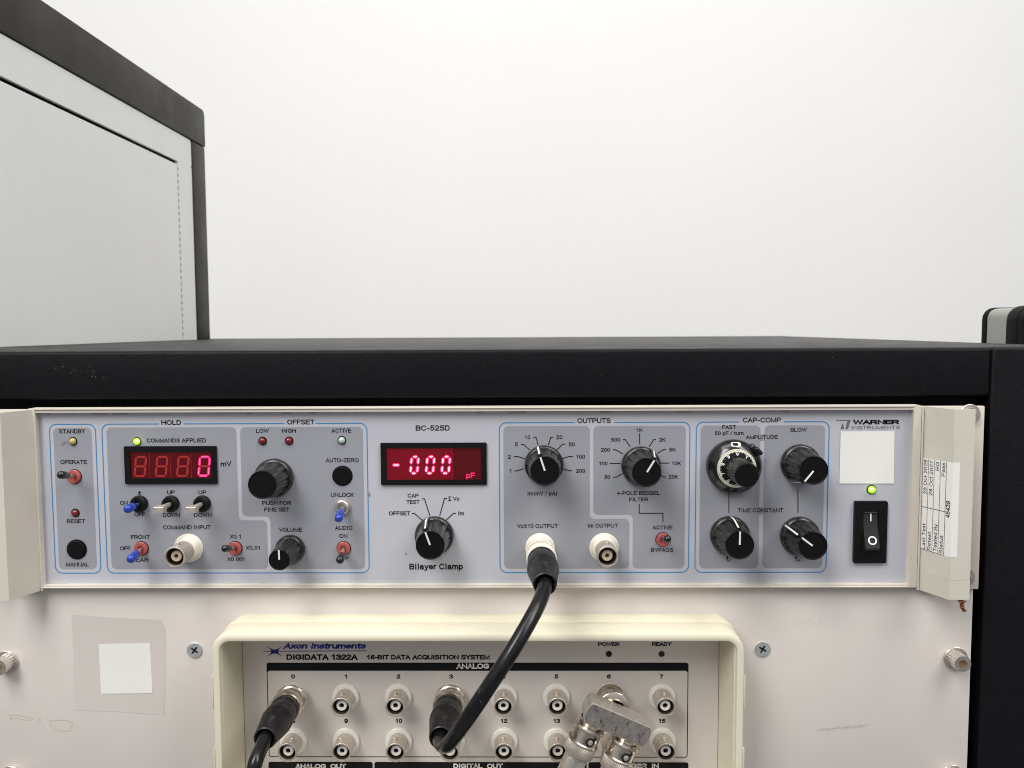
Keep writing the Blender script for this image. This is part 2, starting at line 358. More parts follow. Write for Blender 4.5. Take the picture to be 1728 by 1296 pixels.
M['nickel_dull'] = mat('dull_nickel', (.62, .56, .49), .46, .72, var=.12, vscale=260, rvar=.08, bump=.00002, bscale=900)
M['bore_shade'] = mat('shaded_socket_bore', (.11, .08, .058), .4, .6, var=.3, vscale=300)  # nickel darkened: the shade inside the socket is put into the colour
M['block'] = mat('satin_nickel_block', (.70, .655, .59), .42, .85, var=.08, vscale=300, rvar=.08, bump=.00003, bscale=700)
M['block_face'] = mat('tarnished_nickel_face', (.30, .275, .255), .42, .5, var=.25, vscale=240, rvar=.1, bump=.00002, bscale=500, dust=((.022, .02, .018), 360, .54, .1, .8))
M['zinc'] = mat('zinc_screw', (.66, .69, .68), .42, .75, var=.08, vscale=300, rvar=.08)
M['steel'] = mat('steel_screw', (.68, .63, .58), .34, .9, var=.1, vscale=260, rvar=.08)
M['brass'] = mat('dull_brass', (.42, .3, .16), .4, 1.0, var=.2, vscale=300)
M['dark_hole'] = mat('dark_hole', (.004, .004, .004), .8)
M['red_nut'] = mat('red_plastic_nut', c8(168, 80, 76), .42, var=.1, vscale=300)
M['blue_cap'] = mat('blue_vinyl_sleeve', (.012, .042, .36), .2, coat=.3)
M['black_cap'] = mat('black_vinyl_sleeve', (.007, .007, .0075), .2, coat=.3)
M['red_window'] = mat('red_display_filter', (.035, .002, .004), .3, spec=.3, emit=.052, ecol=(1, .012, .022))  # weak emission stands in for LED light scattered in the filter
M['red_window_lit'] = mat('red_display_filter_lit', (.05, .002, .005), .3, spec=.3, emit=.135, ecol=(1, .008, .04))  # stronger emission stands in for scatter around the lit digits
M['red_dim'] = mat('unlit_segment_faint_glow', (.16, .010, .01), .4, emit=.19, ecol=(1, .05, .045))  # unlit segments, yet given a faint emission so they show
M['red_glow'] = mat('lit_red_segment', (.5, .02, .1), .4, emit=1.0, ecol=(1.0, .012, .17))
M['pink_core'] = mat('lit_segment_core', (.5, .3, .3), .4, emit=1.0, ecol=(1.0, .62, .66))
M['green_led'] = mat('lit_green_led', (.3, .8, .05), .25, emit=1.0, ecol=(.42, 1.0, .012))
M['green_core'] = mat('lit_green_led_core', (.8, .9, .3), .25, emit=1.0, ecol=(.95, 1.0, .35))
M['red_led'] = mat('unlit_red_led', (.17, .004, .008), .15, coat=.5)
M['yellow_led'] = mat('unlit_yellow_led', (.52, .40, .12), .2, coat=.5)
M['pale_led'] = mat('unlit_pale_green_led', (.40, .56, .44), .2, coat=.5)
M['paper'] = mat('white_sticker_paper', c8(232, 231, 226), .5, var=.012, vscale=80)
M['tape'] = mat('clear_tape', c8(206, 199, 193), .42, var=.01, vscale=40, rvar=.06)
M['tape_side'] = mat('clear_tape_on_handle', c8(205, 201, 189), .24, var=.02, vscale=30)
M['stain'] = mat('dried_stain', c8(197, 179, 155), .5, var=.05, vscale=300)
M['smudge'] = mat('grey_smudge', c8(186, 178, 171), .5, var=.05, vscale=400)
M['rust'] = mat('rust_brown_residue', (.16, .05, .012), .6, var=.6, vscale=500)
M['chip'] = mat('pale_paint_chip', (.13, .12, .11), .6)

# ------------------------------------------------------------------ the setting
WALLY, FLOORZ = 1.25, -0.82
mb = MB(); box(mb, -2.5, 2.5, WALLY, WALLY + .1, FLOORZ, 2.3); tag(mb.build('wall', M['wall']), 'plain off white wall behind the cabinets', 'wall', kind='structure')
mb = MB(); box(mb, -2.5, 2.5, -2.0, WALLY, FLOORZ - .05, FLOORZ); tag(mb.build('floor', M['floor']), 'grey floor under the cabinets', 'floor', kind='structure')

# ------------------------------------------------------------------ low black cabinet
ZT = P(864, 590, .001).z
YB = PZ(880, 569.3, ZT).y
XR = PZ(1500, 573.6, ZT).x
XL = -0.62
xj = P(1672, 630, .001).x
cab = empty('rack_cabinet', (0, .2, FLOORZ))
tag(cab, 'low black powder coated rack cabinet that holds both instruments', 'cabinet')
mb = MB(); box(mb, XL, XR, .012, YB, FLOORZ, ZT - .0035); mb.build('body', M['powder'], cab)
mb = MB(); box(mb, XL, XR, .0060, YB, ZT - .0034, ZT + .0002, .0014); mb.build('worktop', M['powder_top'], cab)
zr = P(864, 672, .001).z
mb = MB(); box(mb, XL, xj, .001, .0056, zr, ZT, .0017, 4); rail = mb.build('front_rail', M['powder'], cab)
mb = MB(); box(mb, xj + .0005, XR, .001, .0118, FLOORZ, ZT, .0015, 3); mb.build('side_post', M['powder'], cab)
mb = MB()
for k in range(96):
    u = random.gauss(128, 26); v = 628 + (u - 128) * .12 + random.gauss(0, 6)
    if k > 44: u = random.uniform(10, 1660); v = random.uniform(598, 668)
    p = P(u, v, .00095); r = random.choice((.00007, .0001, .00014, .00022)) * (.7 if k > 44 else 1) * random.uniform(.6, 1.4)
    n = random.randint(4, 6); a0 = random.random() * 6
    flat(mb, [(p.x + r * random.uniform(.5, 1.3) * math.cos(a0 + 6.283 * i / n) * 1.3, p.z + r * random.uniform(.5, 1.2) * math.sin(a0 + 6.283 * i / n)) for i in range(n)], .00093)
mb.build('paint_chips', M['chip'], rail, fixn=False)

# ------------------------------------------------------------------ tall cabinet on the left
XT = PZ(300, 574.8, ZT).x
A = PPL(345, 187, Vector((XT, 0, 0)), Vector((1, 0, 0))); B = PPL(325, 236, Vector((XT, 0, 0)), Vector((1, 0, 0)))
SL = PPL(302.5, 274.5, Vector((XT, 0, 0)), Vector((1, 0, 0)))
tall = empty('tall_cabinet', (XT - .15, A.y / 2, ZT))
tag(tall, 'tall cabinet with dark grey frame and pale grey side panel standing on the black worktop', 'cabinet')
TY = Matrix(((0, 1, 0, 0), (1, 0, 0, 0), (0, 0, 1, 0), (0, 0, 0, 1)))      # swaps x and y: outlines in y and z
mb = MB(); prism(mb, [(-.03, B.z), (A.y, B.z)] + [(A.y - .006 + .006 * math.cos(t), A.z - .006 + .006 * math.sin(t)) for t in [math.pi / 2 * i / 6 for i in range(7)]] + [(-.03, A.z)], XT, -.6, .0008, TY)
mb.build('top_rail', M['dark_frame'], tall)
mb = MB(); box(mb, XT - .03, XT - .0004, B.y, A.y - .0005, ZT, B.z - .0006, .0015, 2); mb.build('corner_post', M['dark_frame'], tall)
mb = MB(); box(mb, -.6, XT - .008, -.028, A.y - .004, ZT, B.z - .0006); mb.build('body', M['gap'], tall)
TY = Matrix(((0, 1, 0, 0), (1, 0, 0, 0), (0, 0, 1, 0), (0, 0, 0, 1)))      # swaps x and y: outlines in y and z
mb = MB()
y1 = B.y - .0006; z1 = B.z - .0008; ys = SL.y; zs = SL.z
prism(mb, roundpath([(-.028, zs + .0015), (y1, zs + .0015), (y1, z1), (-.028, z1)], .003, True), XT - .0016, XT - .004, 0, TY)
box(mb, XT - .004, XT - .0016, ys + .0003, y1, ZT, zs + .0014)
mb.build('side_border', M['grey_sheet'], tall)
mb = MB(); box(mb, XT - .004, XT - .0017, -.028, ys - .0003, ZT, zs - .0015, .0004, 1); sp = mb.build('side_panel', M['grey_sheet'], tall)
mb = MB(); z = zs - .004
while z > ZT + .004:
    box(mb, XT - .0021, XT - .0014, ys - .0012, ys + .0010, z - .0026, z); z -= .0058
mb.build('perforation', mat('perforation_grey', (.42, .42, .41), .7), tall)

# ------------------------------------------------------------------ console at the right edge
X2 = XR + .012
bk = PPL(1660, 521, Vector((X2, 0, 0)), Vector((1, 0, 0))); fr = PPL(1701, 514, Vector((X2, 0, 0)), Vector((1, 0, 0)))
con = empty('equipment_console', (X2 + .12, (bk.y + fr.y) / 2, FLOORZ))
tag(con, 'grey console with rounded black bezel beside the right end of the low cabinet', 'console')
zt2 = bk.z
mb = MB(); prism(mb, rrect(X2, X2 + .24, FLOORZ, zt2, .006), fr.y + .0005, bk.y - .0045); mb.build('body', mat('console_grey', c8(152, 152, 147), .5, var=.02, vscale=20), con)
mb = MB(); prism(mb, rrect(X2 - .0006, X2 + .2406, FLOORZ, zt2 + .0012, .009), fr.y - .012, fr.y, .003, seg=3); mb.build('front_bezel', M['powder'], con)
mb = MB(); prism(mb, rrect(X2 - .0008, X2 + .2408, FLOORZ, zt2 + .0006, .007), bk.y - .0042, bk.y, .001); mb.build('rear_frame', M['powder'], con)

# ------------------------------------------------------------------ amplifier, two units high
YF = -.0012                                   # printed face
amp = empty('bilayer_amplifier', (0, 0, P(864, 990).z))
tag(amp, 'two unit grey instrument with two red displays, knobs and switches in a cream frame', 'amplifier')
def X(u, v, y=YF): return P(u, v, y).x
def Z(u, v, y=YF): return P(u, v, y).z
def avx(a, b, v0, v1, y=YF): return (X(a, v0, y) + X(b, v1, y)) / 2
# frame
yfr = -.0042
fx0, fx1 = avx(47, 59, 690, 988, yfr), avx(1555, 1547, 686, 991, yfr); fz1, fz0 = Z(860, 686.5, yfr), Z(860, 992, yfr)
gx0, gx1 = avx(58.5, 71, 695, 985, yfr), avx(1541.5, 1534, 695, 985, yfr); gz1, gz0 = Z(860, 693.8, yfr), Z(860, 987.2, yfr)
mb = MB(); ring(mb, rrect(fx0, fx1, fz0, fz1, .0006, 3), rrect(gx0, gx1, gz0, gz1, .0003, 2), yfr, .002)
# small lip along the top and bottom bars
box(mb, gx0, gx1, yfr - .0006, yfr + .0004, fz0 + .0001, fz0 + .0006, .0002, 2); box(mb, gx0, gx1, yfr - .0006, yfr + .0004, fz1 - .0007, fz1 - .0001, .0002, 2)
mb.build('front_frame', M['beige'], amp)
mb = MB(); box(mb, fx0 + .0007, fx1 - .0007, YF, .002, fz0 + .0007, fz1 - .0007); face = mb.build('faceplate', M['face'], amp)
# dirt that has gathered along the inside of the frame
mb = MB(); 
for (va, side) in ((983.6, 0), (697.3, 1)):
    u = 80
    while u < 1530:
        L_ = random.uniform(4, 38)
        if random.random() < .3:
            a, b = X(u, va), X(u + L_, va); z = Z(860, va); t = random.uniform(.00006, .00022)
            n = 7; top = [(a + (b - a) * i / n, z + random.uniform(.2, 1) * t) for i in range(n + 1)]
            flat(mb, [(a, z - .0008), (b, z - .0008)] + top[::-1] if not side else [(a, z + .0008)] + [(p, 2 * z - q) for p, q in top] + [(b, z + .0008)], YF - .00004)
        u += L_ + random.uniform(0, 60)
mb.build('grime', mat('grime', c8(165, 161, 156), .7), face, fixn=False)
# printed zones
yz, yl, yt = YF - .00005, YF - .0001, YF - .00015
def zone(pts, r=.0024):
    m = MB(); flat(m, roundpath(pts, r, True), yz); m.build('printed_zone', M['zone'], face, fixn=False)
zt_, zb_ = Z(860, 719.3), Z(860, 959.6)
x0, x1 = avx(90, 99.5, 721, 961), avx(155, 163, 721, 961); zone([(x0, zt_), (x1, zt_), (x1, zb_), (x0, zb_)])
x0 = avx(180, 188, 721, 961); xa = avx(399, 402.3, 721, 875); xb = avx(451, 452.5, 880, 960); zc = Z(430, 878)
zone([(x0, zt_), (xa, zt_), (xa, zc), (xb, zc), (xb, zb_), (x0, zb_)])
x0 = avx(405.4, 408.6, 719, 870); xb2 = avx(456.5, 457.8, 880, 960); zc2 = Z(430, 871.4); x1 = avx(612.6, 615.8, 719, 960)
zone([(x0, zt_), (x1, zt_), (x1, zb_), (xb2, zb_), (xb2, zc2), (x0, zc2)])
x0 = avx(849.6, 850.5, 717, 958); xa = avx(994.9, 995.6, 717, 870); xb = avx(1062, 1062, 876, 958); zc = Z(1030, 875.6)
zone([(x0, zt_), (xa, zt_), (xa, zc), (xb, zc), (xb, zb_), (x0, zb_)])
x0 = avx(1001, 1001.5, 716, 866); xb2 = avx(1067.5, 1067.5, 876, 958); zc2 = Z(1030, 868.6); x1 = avx(1156.6, 1155.6, 716, 958)
zone([(x0, zt_), (x1, zt_), (x1, zb_), (xb2, zb_), (xb2, zc2), (x0, zc2)])
x0 = avx(1182, 1180, 716, 957); x1 = avx(1283, 1280, 716, 957); x2 = avx(1289.6, 1287, 716, 957); x3 = avx(1391.6, 1388.4, 716, 957)
zone([(x0, zt_), (x1, zt_), (x1, zb_), (x0, zb_)]); zone([(x2, zt_), (x3, zt_), (x3, zb_), (x2, zb_)])
for va, vb in ((733, 744), (856, 868)):
    m = MB(); flat(m, [(x1 - .0001, Z(1285, va)), (x2 + .0001, Z(1285, va)), (x2 + .0001, Z(1285, vb)), (x1 - .0001, Z(1285, vb))], yz); m.build('printed_zone', M['zone'], face, fixn=False)
# blue outlines
W_ = .00042; zo, zu = Z(860, 713.3), Z(860, 966.1)
def outl(x0, x1, gaps):
    mb = MB(); outl2(mb, x0, x1, gaps); mb.build('blue_outline', M['blue_line'], face, fixn=False)
def outl2(mb, x0, x1, gaps):
    if not gaps: stroke(mb, roundpath([(x0, zo), (x1, zo), (x1, zu), (x0, zu)], .0034, True), W_, yl, True); return
    stroke(mb, roundpath([(X(gaps[-1][1], 714), zo), (x1, zo), (x1, zu), (x0, zu), (x0, zo), (X(gaps[0][0], 714), zo)], .0034), W_, yl)
    for i in range(len(gaps) - 1): stroke(mb, [(X(gaps[i][1], 714), zo), (X(gaps[i + 1][0], 714), zo)], W_, yl)
outl(avx(84, 93.3, 715, 968), avx(161.7, 169.8, 715, 968), None)
outl(avx(172.8, 180.4, 715, 967), avx(619.5, 622.7, 713, 966), [(268, 310.4), (480, 532.6)])
outl(avx(842.3, 844, 712, 965), avx(1164, 1162, 712, 965), [(969.4, 1036)])
outl(avx(1174.8, 1172.8, 710, 964), avx(1397.9, 1395.4, 710, 964), [(1247.3, 1323.4)])
# words
mb = MB()
for s, a, b, t, c in (
    ('STANDBY', 99.5, 143.7, 724.3, 731.2), ('OPERATE', 102, 147, 776.2, 783), ('RESET', 112.8, 143.7, 876.2, 882.8), ('MANUAL', 111.6, 150, 949, 955.7),
    ('COMMANDS APPLIED', 247.7, 347.4, 739.6, 746.5), ('mV', 372.3, 390.6, 778.6, 787), ('±', 232.8, 238.4, 827.6, 834.6), ('UP', 282, 294.8, 827.5, 834), ('UP', 335, 348, 827.5, 834),
    ('ON', 202.5, 216, 845.3, 852.2), ('OFF', 227, 245, 864.6, 871.5), ('DOWN', 274.8, 303.7, 865.5, 872.5), ('DOWN', 327.6, 357, 865.5, 872.5),
    ('COMMAND INPUT', 275.3, 355.6, 886.3, 893.2), ('FRONT', 221, 253, 902.6, 909.5), ('OFF', 202.5, 220.5, 922, 928.6), ('REAR', 221.5, 251, 941, 947.8),
    ('X0.1', 388, 406.2, 902, 908.8), ('X0.01', 414.6, 438.5, 921.2, 927.7), ('X0.001', 383.5, 412.3, 940.4, 947),
    ('LOW', 432.3, 453.6, 723.6, 730.3), ('HIGH', 475.8, 499.3, 723.6, 730.3), ('ACTIVE', 559.5, 592.8, 723.2, 730), ('PUSH FOR', 442.5, 491.6, 845.3, 852.2), ('FINE SET', 446, 488.6, 856.4, 863.3),
    ('AUTO-ZERO', 549.6, 605.2, 773.2, 779.9), ('UNLOCK', 558.3, 597.3, 831.5, 838.4), ('AUDIO', 565.2, 594.8, 887.3, 894.2), ('ON', 572.6, 586.2, 901, 907.8), ('OFF', 570.6, 588.6, 939.6, 946),
    ('VOLUME', 470.9, 510, 890.5, 897.2), ('BC-525D', 701.5, 759, 717.7, 726.5), ('CAP', 687.9, 706.4, 833, 839.4), ('TEST', 685.9, 708, 843.6, 850), ('OFFSET', 656.3, 692.3, 862.8, 869.5),
    ('Σ', 755.8, 762, 837.8, 845), ('Vc', 764.4, 775.6, 838.3, 845), ('Im', 773.6, 783, 862.8, 869.3),
    ('10', 885.4, 894.6, 734.4, 741), ('20', 938.5, 948.9, 734.4, 741), ('5', 868.9, 873.8, 746.5, 753.2), ('50', 959.5, 969.9, 746.5, 753.2), ('2', 857, 862, 767.3, 774), ('100', 972.3, 987.2, 767.3, 774),
    ('1', 859.5, 862.7, 791.2, 797.9), ('200', 971.9, 987.2, 791.2, 797.9), ('Im(mV / pA)', 890.4, 940.2, 829.2, 836), ('VcX10 OUTPUT', 872.3, 941.5, 884.2, 891), ('Im OUTPUT', 992, 1042.8, 883.7, 890.3),
    ('1K', 1074, 1084.4, 722.7, 728.9), ('500', 1030.8, 1046.3, 738.7, 745.2), ('2K', 1111.9, 1123.5, 738.7, 745.2), ('200', 1013.8, 1029.2, 755.8, 762.2), ('5K', 1129, 1140.5, 755.6, 762), ('100', 1010.8, 1025.2, 778.9, 785.2),
    ('10K', 1133.5, 1149.2, 778.7, 785), ('50', 1019.6, 1029.2, 801.7, 808), ('20K', 1128, 1144.6, 801.4, 807.7), ('4-POLE BESSEL', 1040.6, 1113.9, 828.8, 835.2), ('FILTER', 1061.7, 1093.8, 839.6, 845.9),
    ('ACTIVE', 1101, 1135, 886.8, 893.2), ('BYPASS', 1098.4, 1136, 925.1, 931.5), ('FAST', 1218.7, 1242.2, 717.3, 723.6), ('50 pF / turn', 1206, 1255, 727.8, 734), ('AMPLITUDE', 1258.5, 1312.6, 734.3, 740.8),
    ('SLOW', 1333.4, 1361.4, 721.8, 728.5), ('TIME CONSTANT', 1244.6, 1321.8, 857.6, 864.5), ('t', 1225, 1229.6, 938, 946.2), ('r', 1230.4, 1233, 943, 947.4), ('t', 1341.4, 1345.6, 938, 946.2), ('s', 1346.8, 1349.8, 943, 947.4)):
    text(mb, s, a, b, t, c, yt)
for s, a, b, t, c in (('HOLD', 272.3, 305.4, 709, 717), ('OFFSET', 484.7, 530.6, 708, 716), ('OUTPUTS', 974.3, 1030.4, 705.7, 713.9), ('CAP-COMP', 1253.6, 1317.8, 704.6, 712.8)):
    text(mb, s, a, b, t, c, yt)
text(mb, 'Bilayer Clamp', 690.9, 781.2, 951, 961, yt, 'm')
text(mb, 'WARNER', 1438.8, 1517.9, 708.4, 715.9, yt, 'b')
mb.build('lettering', M['black_ink'], face, fixn=False)
mb = MB(); text(mb, 'INSTRUMENTS', 1437, 1518.8, 718.6, 724.2, yt, 't')
def q(pts, y=yt): flat(mb, [(X(u, v), Z(u, v)) for u, v in pts], y)
q([(1411, 708.4), (1435.4, 708.4), (1430.6, 723.8), (1426.3, 723.8), (1430.2, 709.6), (1411, 709.6)])
q([(1422, 713.5), (1424.4, 723.8), (1418, 723.8)])
mb.build('maker_mark', M['grey_ink'], face, fixn=False)
# dial lines
mb = MB()
for pts in (
    [(712, 841.6), (716.3, 841.6), (725.4, 870)], [(695.3, 866.3), (699.5, 866.3), (712.6, 877.7)], [(754.6, 841), (750, 841), (742, 870)], [(769.4, 866), (765.2, 866), (753.3, 877.2)],
    [(899.8, 737.9), (904.4, 737.9), (908.4, 751.2)], [(933.6, 737.9), (929.4, 737.9), (925.4, 750.7)], [(879.3, 749.8), (883.7, 749.8), (893.6, 759.1)], [(953.8, 749.3), (949.6, 749.3), (939.8, 759.1)],
    [(866.9, 770.2), (873.1, 770.2), (885.4, 774)], [(966.9, 770.2), (960.7, 770.2), (948.4, 773.7)], [(867.7, 794.7), (873.1, 794.2), (884.2, 790.7)], [(965.7, 794.2), (960.7, 794.2), (949.6, 790.5)],
    [(1079.4, 731.5), (1079.4, 749.6)], [(1051.3, 741.8), (1055.3, 741.8), (1063.3, 753.8)], [(1107, 741.8), (1102.8, 741.8), (1095.4, 753.8)], [(1034.2, 758.8), (1038.6, 758.8), (1051.3, 765.8)], [(1124, 758.4), (1119.9, 758.4), (1109.4, 764.8)],
    [(1028.6, 782), (1046.9, 782)], [(1114.4, 781.3), (1129.5, 781.3)], [(1034.2, 805), (1040.2, 805), (1050.3, 799)], [(1123.9, 804.5), (1119, 804.5), (1114.4, 801.3)],
    [(1078.6, 850.5), (1078.6, 866), (1118.7, 866), (1118.7, 881)], [(1229.9, 826), (1229.9, 865)], [(1346.4, 825), (1346.4, 865)]):
    stroke(mb, [(X(u, v), Z(u, v)) for u, v in pts], .0004, yt)
mb.build('dial_marking', M['black_ink'], face, fixn=False)
# smears and marks
mb = MB()
for u, v, w, h, a in ((108, 748, 9, 3, .7), (623, 834, 3, 6, .3), (685, 934, 2, 3, 0), (865, 946, 2, 1, 0)):
    p = P(u, v, YF); n = 14
    flat(mb, [(p.x + (w * math.cos(6.283 * i / n) * math.cos(a) - h * math.sin(6.283 * i / n) * math.sin(a)) * .00026 * random.uniform(.5, 1), p.z + (w * math.cos(6.283 * i / n) * math.sin(a) + h * math.sin(6.283 * i / n) * math.cos(a)) * .00026 * random.uniform(.5, 1)) for i in range(n)], YF - .0002)
mb.build('smear', mat('smear', c8(126, 126, 131), .5), face, fixn=False)
mb = MB()
for u, v, w, h in ((1271, 822, .6, 2.5), (1271, 828, .5, 2.5), (1270, 834, .5, 2), (1272, 839, .4, 1), (1428, 828, 10, .35), (1515, 830, 8, .3), (1516, 757, 4, .6), (433, 903, .7, .6)):
    p = P(u, v, YF); n = 9
    flat(mb, [(p.x + w * .00028 * math.cos(6.283 * i / n) * random.uniform(.5, 1), p.z + h * .00028 * math.sin(6.283 * i / n) * random.uniform(.5, 1)) for i in range(n)], YF - .0002)
mb.build('scratch', mat('pale_scratch', c8(198, 198, 204), .5), face, fixn=False)

# ---- indicator lamps
def lamp(u, v, m, r=.00165, core=None, label=None):
    mb = MB(); prof = [(r, 0), (r, .0005)] + [(r * math.cos(a), .0005 + r * .85 * math.sin(a)) for a in [math.pi / 2 * k / 6 for k in range(1, 6)]] + [(0, .0005 + r * .85)]
    lathe(mb, prof, 24); o = mb.build('indicator_lamp', M[m], amp, place=P(u, v, YF))
    mb = MB(); openlathe(mb, [(r * 1.28, 0), (r * 1.25, .0003), (r * 1.0, .0003), (r * 1.0, 0)], 24); rim = mb.build('rim', M['black_plastic'], o, place=P(u, v, YF))
    if core:
        mb = MB(); lathe(mb, [(r * .55, 0), (r * .5, .0002), (r * .3, .00034), (0, .0004)], 16)
        c = mb.build('glow', M[core], o, place=P(u, v, YF - .0005 - r * .8) + Vector((.0001, 0, .0001)))
    if label: o['label'] = label
    return o
lamp(123.5, 744.6, 'yellow_led', label='unlit yellow lamp under STANDBY'); lamp(127.4, 865.3, 'red_led', label='unlit dark red lamp over RESET')
lamp(231.4, 744.6, 'green_led', core='green_core', label='lit green lamp beside COMMANDS APPLIED')
lamp(443.2, 744, 'red_led', label='unlit red lamp under LOW'); lamp(487.9, 743.8, 'red_led', label='unlit red lamp under HIGH')
lamp(577, 743, 'pale_led', label='unlit pale green lamp under ACTIVE'); lamp(1470.4, 825.9, 'green_led', .0018, 'green_core', label='lit green lamp over the power switch')

# ---- displays
SEG = {'a': ((0, 1), (1, 1)), 'b': ((1, 1), (1, .5)), 'c': ((1, .5), (1, 0)), 'd': ((0, 0), (1, 0)), 'e': ((0, .5), (0, 0)), 'f': ((0, 1), (0, .5)), 'g': ((0, .5), (1, .5))}
def seg7(mb, x0, z0, w, h, t, which, y, slant=.12, shrink=.0):
    for k in which:
        (a, b), (c, d) = SEG[k]
        p0 = Vector((x0 + t / 2 + a * (w - t), z0 + t / 2 + b * (h - t))); p1 = Vector((x0 + t / 2 + c * (w - t), z0 + t / 2 + d * (h - t)))
        e = (p1 - p0).normalized(); n = Vector((-e.y, e.x)); tt = t * (1 - shrink); g = t * .12 + shrink * t * .9
        pts = [p0 + e * g, p0 + e * (g + tt / 2) + n * tt / 2, p1 - e * (g + tt / 2) + n * tt / 2, p1 - e * g, p1 - e * (g + tt / 2) - n * tt / 2, p0 + e * (g + tt / 2) - n * tt / 2]
        flat(mb, [(p.x + (p.y - z0) * slant, p.y) for p in pts], y)
def disp(bx, wx, name_label):
    (a, b, t, c), (wa, wb, wt, wc) = bx, wx
    yd = YF - .0011
    vm = (t + c) / 2
    o = (X(a, vm, yd), X(b, vm, yd), Z((a + b) / 2, c, yd), Z((a + b) / 2, t, yd)); i = (X(wa, vm, yd), X(wb, vm, yd), Z((a + b) / 2, wc, yd), Z((a + b) / 2, wt, yd))
    mb = MB(); ring(mb, rrect(o[0], o[1], o[2], o[3], .0003, 2), rrect(i[0], i[1], i[2], i[3], .0002, 2), yd, YF)
    d = mb.build('display', M['black_plastic'], amp); d['label'] = name_label
    return d, i, YF - .0004
d1, i1, yw1 = disp((209.8, 365.4, 753.2, 816.6), (219.3, 356, 763, 807.3), 'four digit red display showing one lit zero')
mb = MB(); box(mb, i1[0] - .0002, i1[1] + .0002, yw1, YF + .0002, i1[2] - .0002, i1[3] + .0002); mb.build('window', M['red_window'], d1)
mbd, mbg = MB(), MB(); ys = yw1 - .00005
w1 = (i1[1] - i1[0]); hh = i1[3] - i1[2]
for k in range(4):
    xk = i1[0] + w1 * (.028 + .2635 * k)
    if k < 3: seg7(mbd, xk, i1[2] + hh * .045, w1 * .15, hh * .81, .0010, 'abcdefg', ys)
    else: seg7(mbd, xk, i1[2] + hh * .045, w1 * .15, hh * .81, .0010, 'g', ys); seg7(mbg, xk, i1[2] + hh * .045, w1 * .15, hh * .81, .0012, 'abcdef', ys - .00002)
for k in range(3):
    xx = i1[0] + w1 * (.236 + .256 * k); stroke(mbd, [(xx, i1[2] + hh * .02), (xx, i1[3] - hh * .02)], .00016, ys)
mbd.build('unlit_digit', M['red_dim'], d1, fixn=False); mbg.build('lit_digit', M['red_glow'], d1, fixn=False)
mb = MB()
seg7(mb, i1[0] + w1 * (.028 + .2635 * 3), i1[2] + hh * .045, w1 * .15, hh * .81, .0010, 'abcdef', ys - .00006, shrink=.6); mb.build('digit_core', mat('pink_segment_core', (.5, .1, .2), .4, emit=1.0, ecol=(1.0, .10, .33)), d1, fixn=False)
d2, i2, yw2 = disp((642.4, 821.2, 747.4, 818.4), (652.3, 812, 756.8, 809.8), 'red display showing minus and three lit zeros with pF')
mb = MB(); xs_ = i2[0] + (i2[1] - i2[0]) * .705
box(mb, i2[0] - .0002, xs_, yw2, YF + .0002, i2[2] - .0002, i2[3] + .0002, mi=0); box(mb, xs_ + .00002, i2[1] + .0002, yw2, YF + .0002, i2[2] - .0002, i2[3] + .0002, mi=1)
mb.build('window', [M['red_window_lit'], M['red_window']], d2)
ys = yw2 - .00005; mg, mc, mh = MB(), MB(), MB()
z0 = Z(730, 801.6, ys); h0 = Z(730, 767.6, ys) - z0
for a, b in ((689.0, 706.5), (715.6, 733.2), (742, 759.6)):
    xa = X(a, 785, ys); w = X(b, 785, ys) - xa
    seg7(mg, xa, z0, w, h0, .00175, 'abcdef', ys, .10); seg7(mc, xa + .0002, z0 + .0002, w - .0004, h0 - .0004, .0013, 'abcdef', ys - .00003, .10, .42)
p = P(668.4, 784.8, ys)
def lens(mb, cx, cz, w, h, y): flat(mb, [(cx - w, cz), (cx - w * .6, cz + h), (cx + w * .6, cz + h), (cx + w, cz), (cx + w * .6, cz - h), (cx - w * .6, cz - h)], y)
lens(mg, p.x, p.z, .0021, .00085, ys); lens(mc, p.x, p.z, .0014, .0004, ys - .00003)
text(mg, 'pF', 787, 801.5, 797.6, 806.6, ys)
mg.build('lit_digit', M['red_glow'], d2, fixn=False); mc.build('digit_core', M['pink_core'], d2, fixn=False)

# ---- knobs
def knob_mesh(r_skirt, r_body, r_cap, h, flutes=12):
    mb = MB(); n = 96
    lathe(mb, [(r_skirt * .98, 0), (r_skirt, .0004), (r_skirt, .0022), (r_skirt * .97, .003), (r_body * 1.04, .0036), (r_body * 1.0, .0037)], 64)
    def mod(k, i):
        a = (k * flutes / n) % 1; d = min(a, 1 - a)
        return 1 - (.06 if i < 4 else .035) * max(0, 1 - (d / .2) ** 2) + (.012 if .2 < d < .33 and i < 4 else 0)
    openlathe(mb, [(r_body, .0034), (r_body * .985, .006), (r_cap * 1.03, h - .0022), (r_cap * 1.015, h - .0006), (r_cap * .985, h - .0001)], n, mod=mod)
    return mb
def knob_cap(mb, r, h):
    lathe(mb, [(r * .985, h - .0012), (r * .985, h - .00005), (r * .955, h), (r * .93, h - .0001), (r * .90, h - .0003), (0, h - .0003)], 64)
    return mb
